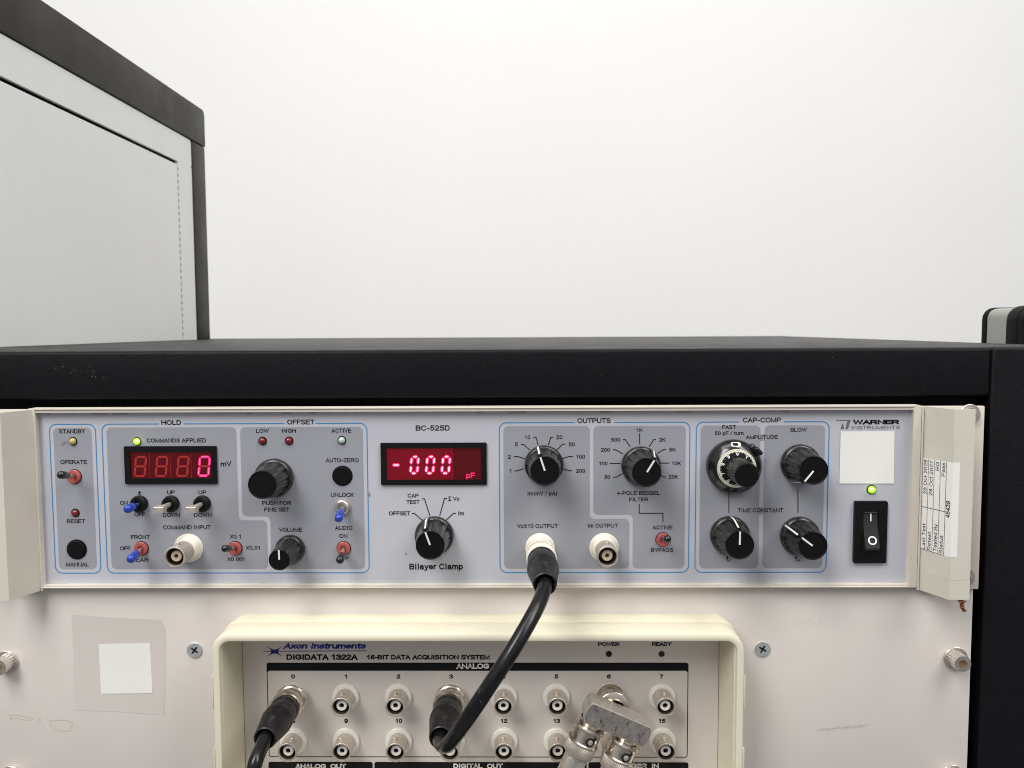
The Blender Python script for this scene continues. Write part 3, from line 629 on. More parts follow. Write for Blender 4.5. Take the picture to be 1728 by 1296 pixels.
def make_knob(u, v, cu, cv, rs, rc, ang=None, label=None, fin_on=True):
    """base centre and cap centre in the photograph; ang: pointer, degrees clockwise from upright"""
    base = P(u, v, YF)
    # height from the way the cap shifts away from the point straight in front of the eye
    h = .0195
    mb = knob_mesh(rs, rs * .86, rc, h)
    o = mb.build('knob', M['knob'], amp, place=base)
    mb = knob_cap(MB(), rc, h); mb.build('cap', M['knob_face'], o, place=base)
    if ang is not None:
        a = math.radians(ang); T = Matrix.Rotation(a, 4, 'Y')
        mb = MB()   # the pointer fin: from the skirt's edge up the side to just under the cap
        fin = [(-.00115, 0), (.00115, 0)]
        def fr_(x, r, hh): return (x, -hh, r)
        prof = [(rs * 1.0, .0022), (rs * 1.03, .0070), (rs * .99, .0100), (rc * 1.16, h - .0030), (rc * .9, h - .0030), (rc * .9, .0022)]
        n = len(prof); vs = [fr_(-.0012, r, q) for r, q in prof] + [fr_(.0012, r, q) for r, q in prof]
        fs = [tuple(range(n)), tuple(range(n, 2 * n))] + [(i, (i + 1) % n, n + (i + 1) % n, n + i) for i in range(n)]
        if fin_on: mb.add(vs, fs, T); mb.build('pointer', M['knob'], o, place=base)
        mb = MB()
        lp = [(rs * 1.005, .0022), (rs * 1.033, .0070), (rs * .993, .0101), (rc * 1.165, h - .0029)]
        for (ra, ha), (rb, hb) in (zip(lp, lp[1:]) if fin_on else ()):
            mb.add([fr_(-.0004, ra, ha + .00012), fr_(.0004, ra, ha + .00012), fr_(.0004, rb, hb + .00012), fr_(-.0004, rb, hb + .00012)], [(0, 1, 2, 3)], T)
        mb.add([fr_(-.00042, rc * .99, h - .00022 + .0003), fr_(.00042, rc * .99, h + .00008), fr_(.00042, rc * .04, h - .00022), fr_(-.00042, rc * .04, h - .00022)], [(0, 1, 2, 3)], T)
        mb.build('pointer_line', M['white_ink'], o, place=base, fixn=False)
    if label: o['label'] = label
    return o
make_knob(463.6, 805.5, 441, 818, .0093, .0066, None, 'black offset knob without a white line')
make_knob(490.8, 926.2, 474.3, 944.6, .0071, .0049, 0, 'small black volume knob pointing straight up', False)
make_knob(733.4, 902.8, 726.7, 920, .0094, .0067, -19, 'black selector knob under the middle display')
make_knob(917.8, 783.4, 920, 796.7, .0093, .0068, -18, 'black gain knob over the cable socket')
make_knob(1081.0, 785.6, 1091.8, 796, .0094, .0067, 31, 'black filter knob pointing up to 5K')
make_knob(1349.4, 782.2, 1372.6, 793.4, .0094, .0066, 220, 'black slow amplitude knob pointing down')
make_knob(1230.5, 902.6, 1250.7, 918.6, .0094, .0066, 0, 'black time constant knob pointing up')
make_knob(1348.2, 903.6, 1372.6, 919.3, .0094, .0066, -53, 'black time constant knob pointing up and outward')

# ---- turns counting dial
b0 = P(1236.6, 786.2, YF)
mb = MB(); lathe(mb, [(.0126, 0), (.0129, .0003), (.0129, .0034), (.0126, .0040), (.0098, .0072), (.0094, .0074), (.0092, .0071)], 72)
dial = mb.build('counting_dial', M['black_cap'], amp, place=b0)
mb = MB(); openlathe(mb, [(.0093, .0070), (.0091, .0077), (.0080, .0081), (.0079, .0076)], 72); rg = mb.build('graduated_ring', mat('ivory_ring', c8(214, 214, 196), .45), dial, place=b0)
mb = MB()
for k in range(100):
    a = 6.2832 * k / 100; ln = .0008 if k % 10 == 0 else .00055; e = Vector((math.cos(a), 0, math.sin(a))); n = Vector((-e.z, 0, e.x)) * .00006
    y0 = Vector((0, -.00785, 0)); y1 = Vector((0, -.0081 + .0001, 0))
    r0 = e * .0090 + Vector((0, -.00779, 0)); r1 = e * (.0090 - ln) + Vector((0, -.00779 - ln * .364, 0))
    mb.add([r0 + n, r1 + n, r1 - n, r0 - n], [(0, 1, 2, 3)])
mb.build('graduation', M['black_ink'], dial, place=b0, fixn=False)
mb = MB(); lathe(mb, [(.0081, .0070), (.0080, .0076), (.0062, .0082), (.0056, .0084)], 60); mb.build('number_ring', M['black_plastic'], dial, place=b0)
mb = MB()
for k in range(10):
    a = math.radians(90 - 36 * k); e = Vector((math.cos(a), 0, math.sin(a))); t = Vector((math.sin(a), 0, -math.cos(a)))
    vs, fs = tgeo(str(k), 'b'); hgt = .00155; wid = .0011
    mb.add([e * (.0063 + q_ * hgt) + t * ((p_ - .5) * wid) + Vector((0, -.00835 + q_ * .0005, 0)) for p_, q_ in vs], fs)
    for s_ in (-18, -7, 7, 18):
        a2 = a + math.radians(s_); e2 = Vector((math.cos(a2), 0, math.sin(a2))); n2 = Vector((-e2.z, 0, e2.x)) * .00012
        mb.add([e2 * .0080 + n2 + Vector((0, -.00772, 0)), e2 * .0074 + n2 + Vector((0, -.00795, 0)), e2 * .0074 - n2 + Vector((0, -.00795, 0)), e2 * .0080 - n2 + Vector((0, -.00772, 0))], [(0, 1, 2, 3)])
mb.build('numeral', M['white_ink'], dial, place=b0, fixn=False)
mb = MB(); n = 96
openlathe(mb, [(.0059, .0080), (.0058, .0235), (.0055, .0246)], n, mod=lambda k, i: 1 - .07 * (0.5 + .5 * math.cos(2 * math.pi * k * 24 / n)) ** 2)
mb.build('knurled_grip', M['knob'], dial, place=b0)
mb = MB(); lathe(mb, [(.0053, .0235), (.0053, .0246), (.0050, .0248), (0, .0248)], 48); mb.build('cap', M['knob_face'], dial, place=b0)
# counter window on the cone and the brake lever
ca = math.radians(92); cdir = Vector((math.cos(ca), 0, math.sin(ca))); nrm = (cdir * .75 + Vector((0, -.66, 0))).normalized()
Tw = aim(b0 + cdir * .0110 + Vector((0, -.0058, 0)), nrm)
mb = MB(); ring(mb, rrect(-.0021, .0024, -.0014, .0014, .0010, 6), rrect(-.0015, .0014, -.0010, .0010, .00098, 8), -.0004, .0006, Tw); mb.build('counter_window', M['white_ink'], dial)
mb = MB(); flat(mb, rrect(-.0016, .0015, -.0011, .0011, .0009, 6), -.0002, Tw); mb.build('counter_glass', M['dark_hole'], dial, fixn=False)
T_ = Matrix.Translation(b0) @ Matrix.Rotation(math.radians(48), 4, 'Y')
mb = MB(); box(mb, -.0031, .0031, -.0062, -.0012, .0110, .0138, .0009, 3, T_); box(mb, -.0012, .0032, -.0074, -.0020, .0122, .0142, .0008, 3, T_); mb.build('brake_lever', M['black_cap'], dial)

# ---- toggle switches
def toggle(u, v, tu, tv, p, nut, cap, capr=.0019, label=None, paddle=False, cap0=.42):
    base = P(u, v, YF); tip = P(tu, tv, YF - p)
    mb = MB()
    if nut == 'red_nut': openlathe(mb, [(.0033, 0), (.0033, .0010), (.0029, .0013), (.0016, .0013), (.0014, .0004), (0.0002, .0004)], 28)
    elif nut == 'black_plastic': openlathe(mb, [(.0041, 0), (.0041, .0006), (.0038, .0008), (.0038, .0024), (.0034, .0030), (.0020, .0030), (.0018, .0012), (.0001, .0012)], 28)
    else: openlathe(mb, [(.0040, 0), (.0040, .0007), (.0033, .0008), (.0033, .0022), (.0029, .0025), (.0021, .0025), (.0019, .0008), (.0001, .0008)], 28)
    o = mb.build('toggle_switch', M[nut if nut != 'steel' else 'steel'], amp, place=base)
    if label: o['label'] = label
    if nut == 'red_nut':
        mb = MB(); openlathe(mb, [(.0036, 0), (.0035, .0003), (.0032, .0003)], 28); mb.build('washer', M['black_plastic'], o, place=base)
    d = tip - base; L_ = d.length; T_ = aim(base, d)
    mb = MB()
    if not paddle:
        lathe(mb, [(.0008, .0004), (.0009, .003), (.0012, L_ * .6), (.0013, L_ * .8)], 16, T_); mb.build('lever', M['steel'], o)
        a = L_ * cap0; r = capr
        mb = MB(); lathe(mb, [(r * .78, a), (r * .86, a + .0004), (r * .95, a + (L_ - a) * .4), (r, L_ - r * .9)] + [(r * math.cos(t), L_ - r * .9 + r * .9 * math.sin(t)) for t in (.4, .8, 1.2)] + [(0, L_)], 22, T_)
        mb.build('sleeve', M[cap], o)
    else:
        lathe(mb, [(.0011, .001), (.0012, .004), (.0014, L_ * .55), (.0015, L_ * .75)], 14, T_)
        # flattened end
        y0, y1 = L_ * .62, L_
        vs = []
        for yy, wx, wz in ((y0, .0014, .0013), (y0 + (y1 - y0) * .35, .0024, .0014), (y1 - .0002, .0024, .00145), (y1, .0022, .00125)):
            vs += [(-wx, -yy, -wz), (wx, -yy, -wz), (wx, -yy, wz), (-wx, -yy, wz)]
        fs = [(0, 1, 2, 3), (12, 13, 14, 15)] + [(4 * i + j, 4 * i + (j + 1) % 4, 4 * i + 4 + (j + 1) % 4, 4 * i + 4 + j) for i in range(3) for j in range(4)]
        mb.add(vs, fs, T_); mb.build('lever', M['nickel_dull'], o, angle=25)
    return o
toggle(126, 804, 100.5, 801, .0158, 'red_nut', 'black_cap', .0019, 'red toggle switch with black sleeve under OPERATE', cap0=.5)
toggle(236, 849.6, 213, 860, .0150, 'black_plastic', 'blue_cap', .0021, 'black toggle switch with blue sleeve')
toggle(289.2, 849.6, 267, 861, .0150, 'black_plastic', None, label='first metal paddle switch between UP and DOWN', paddle=True)
toggle(342, 849.6, 321.6, 861, .0150, 'black_plastic', None, label='second metal paddle switch between UP and DOWN', paddle=True)
toggle(239, 925.3, 218.6, 945.6, .0150, 'red_nut', 'blue_cap', .0021, 'red toggle switch with blue sleeve')
toggle(397.2, 925, 377.5, 925.8, .0145, 'red_nut', 'black_cap', .0017, 'red toggle switch beside the input socket', cap0=.5)
toggle(578.3, 855, 570.8, 877.5, .0145, 'steel', 'blue_cap', .0020, 'metal toggle switch with blue sleeve under UNLOCK', cap0=.35)
toggle(580, 925, 573, 948, .0150, 'red_nut', 'black_cap', .0019, 'red toggle switch under AUDIO', cap0=.5)
toggle(1118.4, 910.4, 1127.4, 909.4, .0150, 'red_nut', 'black_cap', .0018, 'red toggle switch between ACTIVE and BYPASS', cap0=.4)

# ---- push buttons
for u, v, lb in ((130, 926.8, 'black push button over MANUAL'), (578, 802.6, 'black push button under AUTO-ZERO')):
    mb = MB(); openlathe(mb, [(.0049, 0), (.0049, .0004), (.0044, .0005), (.0043, .0001)], 48); o = mb.build('push_button', M['black_plastic'], amp, place=P(u, v, YF)); o['label'] = lb
    mb = MB(); lathe(mb, [(.0043, 0), (.0043, .0008), (.0040, .0010), (0, .0009)], 40); mb.build('plunger', M['knob_face'], o, place=P(u, v, YF))

# ---- coaxial sockets
def socket_parts(big):
    r0, r1, h0 = (.0068, .0050, .0050) if big else (.0065, .00465, .0014)
    H = .0165 if big else .0118
    a = MB()
    if big: lathe(a, [(.0071, 0), (.0071, .0003), (.0067, .0004), (.0066, .0012), (.0052, .0052), (.0045, .0052)], 40)
    else: lathe(a, [(.0066, 0), (.0066, .0012), (.0063, .0015), (.0046, .0015), (.0044, .001)], 40)
    s = MB(); openlathe(s, [(r1 * .97, h0 * .3), (r1 * .97, H - .0008), (r1, H - .0007), (r1, H - .0001), (r1 * .97, H), (r1 * .86, H), (r1 * .84, H - .0004), (r1 * .83, .003), (.0001, .003)], 40)
    for sg in (1, -1):   # bayonet lugs, top and bottom
        lathe(s, [(.0010, r1 * .8), (.0010, r1 + .0009), (.0008, r1 + .0011), (0, r1 + .0011)], 14, Matrix.Translation((0, -(H - .0042), 0)) @ Matrix.Rotation(math.radians(90 * sg), 4, 'X'))
    i = MB(); hr = .00105 if big else .0012; openlathe(i, [(.0026, .003), (.0026, H - .0022), (.0024, H - .0020), (hr, H - .0020), (hr, H - .0032)], 28)
    p = MB(); openlathe(p, [(.0013, .003), (.0013, H - .0028), (.0009, H - .0028), (.00085, H - .0032), (.0006, H - .003), (.0005, H - .003), (.0005, H - .006), (.0001, H - .006)], 16)
    return a, s, i, p
def make_socket(parent, base, big):
    a, s, i, p = socket_parts(big)
    o = s.build('coaxial_socket', M['nickel_dull'], parent, place=base)
    a.build('collar', M['cream_white'] if big else M['white_plastic'], o, place=base)
    i.build('insulator', M['white_plastic'] if not big else mat('beige_insulator', c8(190, 178, 158), .45), o, place=base)
    p.build('contact', M['brass'] if big else M['dark_hole'], o, place=base)
    b = MB(); rb = r_bore = .00405 if big else .00375; H = .0165 if big else .0118
    openlathe(b, [(.0027, .0034), (rb, .0034), (rb, H - .0012)], 30); b.build('bore', M['bore_shade'], o, place=base)  # dark sleeve added over the bright inner wall to paint in its shade
    return o
sk = make_socket(amp, P(318.3, 924.6, YF), True); sk['label'] = 'coaxial socket under COMMAND INPUT'
for u, v, lb in ((1019.4, 923.6, 'coaxial socket under Im OUTPUT'), (911.3, 924.0, 'coaxial socket under VcX10 OUTPUT')):
    c = copy_part(sk, amp, P(u, v, YF)); c['label'] = lb

# ---- power switch
yr = YF - .0016
rx0, rx1 = avx(1442.4, 1440.4, 848, 950, yr), avx(1498, 1496.2, 848, 950, yr); rz1, rz0 = Z(1470, 846, yr), Z(1470, 950.5, yr)
ix0, ix1 = rx0 + .0042, rx1 - .0042; iz1, iz0 = rz1 - .0046, rz0 + .0066
mb = MB(); ring(mb, rrect(rx0, rx1, rz0, rz1, .0008, 4), rrect(ix0, ix1, iz0, iz1, .0004, 2), yr, YF, inner_yb=YF); sw = mb.build('power_switch', M['black_plastic'], amp); sw['label'] = 'black rocker switch pressed on at the line'
zm = (iz0 + iz1) / 2 + .0014
TY2 = Matrix(((0, 1, 0, 0), (1, 0, 0, 0), (0, 0, 1, 0), (0, 0, 0, 1)))
prof = [(YF + .0002, iz1 - .0002), (YF - .0008, iz1 - .0002), (YF - .0013, zm), (YF - .0045, iz0 + .0014), (YF - .0040, iz0 + .0003), (YF + .0002, iz0 + .0002)]
mb = MB(); prism(mb, prof, ix0 + .0003, ix1 - .0003, 0.0, TY2); rk = mb.build('rocker', mat('rocker_black', (.018, .018, .02), .42, spec=.5), sw, angle=20)
xm = (ix0 + ix1) / 2; mb = MB()
zl = Z(1474, 873.5, YF - .001); mb.add([(xm - .0003, YF - .00095 - .0002, zl + .0022), (xm + .0003, YF - .00115, zl + .0022), (xm + .0003, YF - .00145, zl - .0016), (xm - .0003, YF - .00145, zl - .0016)], [(0, 1, 2, 3)])
za, zb2 = zm, iz0 + .0014
nO = Vector((0, -(za - zb2), .0032)).normalized(); ctr = Vector((xm + .0002, (YF - .0013 + YF - .0045) / 2, (za + zb2) / 2 - .0012)); ctr.y = YF - .0013 + (za - ctr.z) / (za - zb2) * (-.0032)
To = aim(ctr + nO * .00008, nO); ring(mb, circ(.0021, 28), circ(.0014, 28), 0, .00002, To)
mb.build('switch_symbol', M['white_ink'], rk, fixn=False)
mb = MB(); box(mb, ix0 + .0004, ix1 - .0004, YF - .0016, YF - .0009, iz1 - .0012, iz1 - .0007, .0002, 1); mb.build('ridge', M['black_plastic'], rk)

# ---- carrying handles with their rack ears
def handle(sgn):
    """right one measured from the photograph; the left one is its mirror about the rack's middle"""
    xb = X(1557.6, 700, -.003); xf = (X(1611, 700, -.018) + X(1600, 1005, -.018)) / 2; xr = (X(1646.6, 700, -.018) + X(1635, 1005, -.018)) / 2
    xe = (X(1655.6, 700, 0) + X(1646, 985, 0)) / 2
    z1 = Z(1560, 684.6, 0); z0 = Z(1560, 991.2, 0)
    xc = (P(12, 1119).x + P(1612, 1114).x) / 2 + .0002
    mir = (lambda x: x) if sgn > 0 else (lambda x: 2 * xc - x)
    TZ = Matrix(((1, 0, 0, 0), (0, 0, 1, 0), (0, 1, 0, 0), (0, 0, 0, 1)))      # outlines in x and y, solid along z
    prof = [(xb, -.003), (xf, -.0182), (xr, -.0182), (xr, -.0168), (xf + .0014, -.0168), (xb + .0016, -.003)]
    mb = MB(); prism(mb, [(mir(x), y) for x, y in prof], z0, z1, .0, TZ)
    h = mb.build('handle', M['beige_side'], amp, angle=20)
    mb = MB(); box(mb, min(mir(xb - .0006), mir(xe)), max(mir(xb - .0006), mir(xe)), -.003, -.0001, z0, z1, .0004, 2); mb.build('rack_ear', M['beige'], h)
    mb = MB(); xq = mir(xb - .0006); box(mb, xq - .0004, xq + .0004, -.0046, -.003, z0, z1, .0002, 1); mb.build('ridge', M['beige'], h)
    for vz in (698.8, 973):
        bx = mir(P(1636, 698.8, -.003).x); bz = Z(1636, vz, -.003)
        mb = MB(); lathe(mb, [(.0048, 0), (.0048, .0008), (.0046, .001), (.003, .001)], 36)
        ring(mb, circ(.0034, 32), circ(.0016, 6), -.0030, -.0008, inner_yb=-.001, floor=True)
        mb.build('ear_screw', M['steel'], h, place=(bx, -.003, bz))
    return h, xb, xf, xr, z0, z1
h, hxb, hxf, hxr, hz0, hz1 = handle(1); h['label'] = 'cream handle with a printed test sticker on its side'
hl = handle(-1)[0]; hl['label'] = 'cream handle without a sticker'
# test sticker folded round the handle's edge
p0 = Vector((hxb, -.003, 0)); p1 = Vector((hxf, -.0182, 0)); sd = (p1 - p0); sl = sd.length; sd.normalize(); sn = Vector((sd.y, -sd.x, 0)); sn = -sn if sn.dot(EYE - p0) < 0 else sn
def sfrac(u, v): return (PPL(u, v, p0, sn) - p0).dot(sd)
zlo = (PPL(1558, 926, p0, sn).z + PPL(1590, 938.5, p0, sn).z) / 2; zhi = (PPL(1562, 772, p0, sn).z + PPL(1592, 779, p0, sn).z) / 2
s0 = sfrac(1556, 850)
stk = empty('test_sticker', p0 + sd * s0 + Vector((0, 0, zlo)) + sn * .0001)
tag(stk, 'white inspection sticker with dates folded round the cream handle edge', 'sticker')
o_ = sn * .00012; TF = .0105
xfold = (X(1621.5, 790, -.0184) + X(1614, 935, -.0184)) / 2
mb = MB()
a0, a1 = p0 + sd * s0 + o_, p1 + o_
z_ = lambda v, z: Vector((v.x, v.y, z))
a2 = Vector((xfold, -.0183, 0)); a1b = Vector((a1.x + .0002, -.0183 - .0001, 0))
mb.add([z_(a0, zlo), z_(a1, zlo), z_(a1, zhi), z_(a0, zhi), z_(a1b, zlo), z_(a1b, zhi), z_(a2, zlo), z_(a2, zhi)], [(0, 1, 2, 3), (1, 4, 5, 2), (4, 6, 7, 5)])
mb.build('paper', M['paper'], stk, fixn=False)
mb = MB(); Hs = zhi - zlo; on = sn * .00022
def sp_(s, f): return p0 + sd * s + on + Vector((0, 0, zlo + f * Hs))
cols = [s0 + (sl - s0) * k for k in (0, .195, .395, .60, .80)]
def colt(s, i, f0, f1, st='t'):
    a, b = cols[i], (cols[i + 1] if i < 4 else sl); bl = b - (b - a) * .22; hh_ = (b - a) * .56
    text_at(mb, s, lambda p, q_: sp_(bl - q_ * hh_, f0 + p * (f1 - f0)), st)
colt('Last Test', 0, .015, .29); colt('28 Oct 2025', 0, .61, .985); colt('Retest', 1, .015, .215); colt('28 Oct 2027', 1, .61, .985)
colt('Tested By', 2, .02, .32); colt('RG', 2, .89, .98); colt('Status', 3, .015, .21); colt('Pass', 3, .84, .985)
bl = sl - .0006; text_at(mb, '45439', lambda p, q_: sp_(bl - q_ * .0022, .41 + p * .18))
mb.build('lettering', M['black_ink'], stk, fixn=False)
mb = MB()
for k, (c0, w) in enumerate(((cols[1], .00012), (cols[2], .00012), (cols[3], .00014), (cols[4], .00014))):
    mb.add([sp_(c0 - w, .005), sp_(c0 + w, .005), sp_(c0 + w, .995), sp_(c0 - w, .995)], [(0, 1, 2, 3)])
mb.add([sp_(s0 + .0001, .466), sp_(cols[4], .466), sp_(cols[4], .473), sp_(s0 + .0001, .473)], [(0, 1, 2, 3)])
mb.add([sp_(s0 + .0001, .003), sp_(cols[4], .003), sp_(cols[4], .008), sp_(s0 + .0001, .008)], [(0, 1, 2, 3)])
mb.build('ruled_line', M['grey_ink'], stk, fixn=False)
# glossy tape over the handle, above and below the sticker
mb = MB(); ot = sn * .00006
za, zb2 = Z(1600, 752, -.012), Z(1600, 978, -.015)
mb.add([p0 + sd * .001 + ot + Vector((0, 0, za)), p1 + ot + Vector((0, 0, za - .0004)), p1 + ot + Vector((0, 0, zb2 + .0005)), p0 + sd * .001 + ot + Vector((0, 0, zb2))], [(0, 1, 2, 3)])
mb.add([Vector((hxf, -.01826, za - .0004)), Vector((hxr - .0003, -.01826, za - .0008)), Vector((hxr - .0004, -.01826, zb2 + .0012)), Vector((hxf, -.01826, zb2 + .0004))], [(0, 1, 2, 3)])
mb.build('clear_tape', M['tape_side'], h, fixn=False)
# brown residue hanging under the handle
mb = MB(); pts = [P(1621, 1014.5, -.0175), P(1622, 1018, -.0172), P(1624.5, 1021, -.017), P(1623.5, 1025, -.0168), P(1626.5, 1029, -.0168), P(1626, 1032, -.017)]
sweep(mb, catmull(pts, 4), [.0013 * (1 - .55 * abs(math.sin(i * .55))) for i in range(21)], 8)
sweep(mb, [P(1616.5, 1015, -.0176), P(1622, 1015.6, -.0174), P(1630, 1014.8, -.0176)], [.0003, .0008, .0003], 8)
mb.build('brown_residue', M['rust'], h)

# paper square of the instrument's label (its printed code is left out)
def sticker(tl, tr, br, bl, y, name_label):
    mb = MB(); pts = [P(*p_, y) for p_ in (bl, br, tr, tl)]; prism(mb, [(p_.x, p_.z) for p_ in pts], y - .0001, y, 0)
    o = mb.build('label_sticker', M['paper'], None); tag(o, name_label, 'sticker'); return o
sticker((1418.6, 727.9), (1509.4, 727.3), (1508.6, 816), (1416.4, 816), YF - .0002, 'blank white square sticker over the lit green lamp and power switch')

# ------------------------------------------------------------------ white rack panel, three units high
rp = empty('blank_rack_plate', (P(811, 1115).x, .0015, P(811, 1290).z - .04))
tag(rp, 'warm white metal rack panel under the amplifier with screws at its edges', 'rack panel')
px1 = (P(1642.5, 1000).x + P(1632.6, 1290).x) / 2; px0 = px1 - .4826; pz1 = P(864, 991.6).z; pz0 = pz1 - .1325
mb = MB(); box(mb, px0, px1, 0, .003, pz0, pz1, .0005, 2); pan = mb.build('panel', M['warm_white'], rp)
first = None
for u, v in ((1611.4, 1110.5), (12.6, 1116.5), (1605.5, 1308), (20, 1309.5)):
    b = P(u, v, 0)
    if first: copy_part(first, rp, b); continue
    mb = MB(); n = 72
    openlathe(mb, [(.00575, 0), (.00575, .0009), (.0055, .0011), (.0035, .0011)], 40); first = mb.build('rack_screw', M['steel'], rp, place=b)
    mb = MB(); out = [((.0039 if (k // 2) % 2 == 0 else .00372) * math.cos(6.2832 * k / n), (.0039 if (k // 2) % 2 == 0 else .00372) * math.sin(6.2832 * k / n)) for k in range(n)]
    out = [(x * 1.06, z * 1.06) for x, z in out]
    ring(mb, [(x * .96, z * .96) for x, z in out], circ(.0023, 6, a0=.3), -.0074, -.0070, inner_yb=-.0045)
    mb.add([(x * .96, -.0070, z * .96) for x, z in out] + [(x, -.0066, z) for x, z in out] + [(x, -.0010, z) for x, z in out], [(r_ * n + k, r_ * n + (k + 1) % n, (r_ + 1) * n + (k + 1) % n, (r_ + 1) * n + k) for r_ in range(2) for k in range(n)])
    mb.build('screw_head', M['steel'], first, place=b)
    mb = MB(); flat(mb, circ(.0024, 6, a0=.3), -.0052); mb.build('hex_recess', M['brass'], first, place=b, fixn=False)
first = None
for u, v, ang in ((329, 1096.8, 38), (1286.6, 1095, 30)):
    b = P(u, v, 0)
    if first: copy_part(first, rp, b, math.radians(ang - 38)); continue
    mb = MB(); a_, b_ = .0021, .00055
    cross = [(b_, b_), (a_, b_ * .7), (a_, -b_ * .7), (b_, -b_), (b_ * .7, -a_), (-b_ * .7, -a_), (-b_, -b_), (-a_, -b_ * .7), (-a_, b_ * .7), (-b_, b_), (-b_ * .7, a_), (b_ * .7, a_)]
    t = math.radians(-38); cross = [(x * math.cos(t) - z * math.sin(t), x * math.sin(t) + z * math.cos(t)) for x, z in cross]
    ring(mb, circ(.0036, 40), cross, -.0007, -.0004, inner_yb=.0008); openlathe(mb, [(.0040, 0), (.0040, -.0001), (.0039, .0003), (.0036, .00045), (.0036, .0007)], 40)
    first = mb.build('cross_screw', M['zinc'], rp, place=b)
    mb = MB(); flat(mb, [(x * 1.02, z * 1.02) for x, z in cross], -.0003); mb.build('cross_recess', mat('shaded_screw_recess', (.03, .035, .035), .35, .6), first, place=b, fixn=False)  # flat dark floor: the recess's shade is put into its colour
# marks on the panel
mb = MB()
def blob(pts, w, y=-.00005):
    stroke(mb, [(P(u, v).x + random.uniform(-1, 1) * .00012, P(u, v).z + random.uniform(-1, 1) * .00012) for u, v in pts], w, y, True)
blob([(18, 1207), (22, 1206), (30, 1207), (38, 1208.5), (48, 1211), (56, 1214), (52, 1216), (44, 1215), (36, 1213), (27, 1211.5), (21, 1213.5), (18, 1215), (17, 1211)], .00028)
blob([(83, 1218), (88, 1215), (95, 1216), (103, 1215), (112, 1216), (120, 1218), (123, 1223), (119, 1227), (120, 1233), (110, 1234), (100, 1233), (92, 1230), (86, 1224)], .00032)
blob([(64, 1214), (66, 1212), (69, 1214), (68, 1217), (65, 1217)], .0002)
for u, v in ((1316.8, 1285), (1500, 1242), (1035, 1180), (37, 1215)): p = P(u, v); flat(mb, [(p.x + .00035 * math.cos(a), p.z + .00035 * math.sin(a)) for a in (0, 1, 2, 3, 4, 5)], -.00005)
mb.build('dried_stain', M['stain'], pan, fixn=False)
mb = MB()
for k in range(60):
    t = random.random(); u = 1377 + 88 * t; v = 1232 - 8 * t + random.gauss(0, 1.8); L_ = random.uniform(2, 12)
    stroke(mb, [(P(u, v).x, P(u, v).z), (P(u + L_, v - L_ * .12).x, P(u + L_, v - L_ * .12).z)], random.uniform(.00008, .0002), -.00005 - k * 1e-7)
mb.build('grey_scuff', M['smudge'], pan, fixn=False); mb = MB()
for k in range(40):
    u = random.uniform(1335, 1420); v = 1048 + random.gauss(0, 4); L_ = random.uniform(1, 5)
    stroke(mb, [(P(u, v).x, P(u, v).z), (P(u + L_, v - L_ * .5).x, P(u + L_, v - L_ * .5).z)], random.uniform(.00005, .00012), -.00005 - k * 1e-7)
mb.build('grey_scuff', M['smudge'], pan, fixn=False)
# tape with its paper square
mb = MB(); pts = [P(*p_) for p_ in ((124.5, 1198), (200, 1201), (277.5, 1207), (279, 1150), (279, 1060), (272, 1046), (200, 1043), (121, 1037), (124.5, 1100))]
flat(mb, [(p_.x, p_.z) for p_ in pts], -.00008); tp = mb.build('clear_tape_patch', M['tape'], None, fixn=False); tag(tp, 'clear tape patch stuck round the blank square sticker on the white panel', 'tape')
sticker((166.5, 1087), (253.5, 1085.6), (257.3, 1169.7), (170.5, 1170.6), -.00012, 'blank white square sticker under clear tape on the lower white panel')

# ------------------------------------------------------------------ data acquisition unit
yb_ = -.0262
daq = empty('acquisition_unit', (P(806, 1300).x, 0, P(806, 1300).z - .04))
tag(daq, 'data acquisition unit with a yellowed cream bezel and two rows of coaxial sockets', 'acquisition unit')
ox0, ox1 = (P(356.5, 1090, yb_).x + P(361.5, 1290, yb_).x) / 2, (P(1256, 1090, yb_).x + P(1255.5, 1290, yb_).x) / 2
oz1 = P(806, 1070, yb_).z; oz0 = oz1 - .095
def inset(d, r): return rrect(ox0 + d, ox1 - d, oz0 + d, oz1 - d, r, 8)
mb = MB()
levels = [(0, .0002, .0085), (-.0006, -.0105, .0088), (-.0002, -.0112, .0085), (.0009, -.0114, .0075), (.0009, -.0124, .0075), (.0001, -.0128, .0083), (-.0002, -.0140, .0086), (-.0001, -.0245, .0086), (.0004, -.0258, .008), (.0013, -.0262, .007)]
loops = [(inset(d, r), y) for d, y, r in levels]
inner = [(.0030, -.0262, .0052), (.0034, -.0260, .0050), (.0037, -.0238, .0046), (.0041, -.0236, .0042), (.0056, .0002, .0028)]
loops += [(inset(d, r), y) for d, y, r in inner]
n = len(loops[0][0])
vs = [(x, y, z) for L_, y in loops for x, z in L_]
fs = [(a * n + k, a * n + (k + 1) % n, (a + 1) * n + (k + 1) % n, (a + 1) * n + k) for a in range(len(loops) - 1) for k in range(n)]
mb.add(vs, fs)
for sx, xx in ((1, ox1), (-1, ox0)):       # clip ridges on the sides
    for va, vb in ((1140, 1198), (1262, 1330)):
        za_, zb__ = P(1258, va, -.024).z, P(1258, vb, -.024).z
        box(mb, min(xx - .0002, xx + sx * .0010), max(xx - .0002, xx + sx * .0010), -.0246, -.015, zb__, za_, .0004, 2)
mb.build('bezel', M['cream'], daq, angle=38)
ypl = -.0012
mb = MB(); box(mb, ox0 + .0058, ox1 - .0058, ypl, -.0001, oz0 + .006, oz1 - .006); plate = mb.build('front_plate', M['warm_white'], daq)
yq = ypl - .00006; yq2 = ypl - .00012
mb = MB()
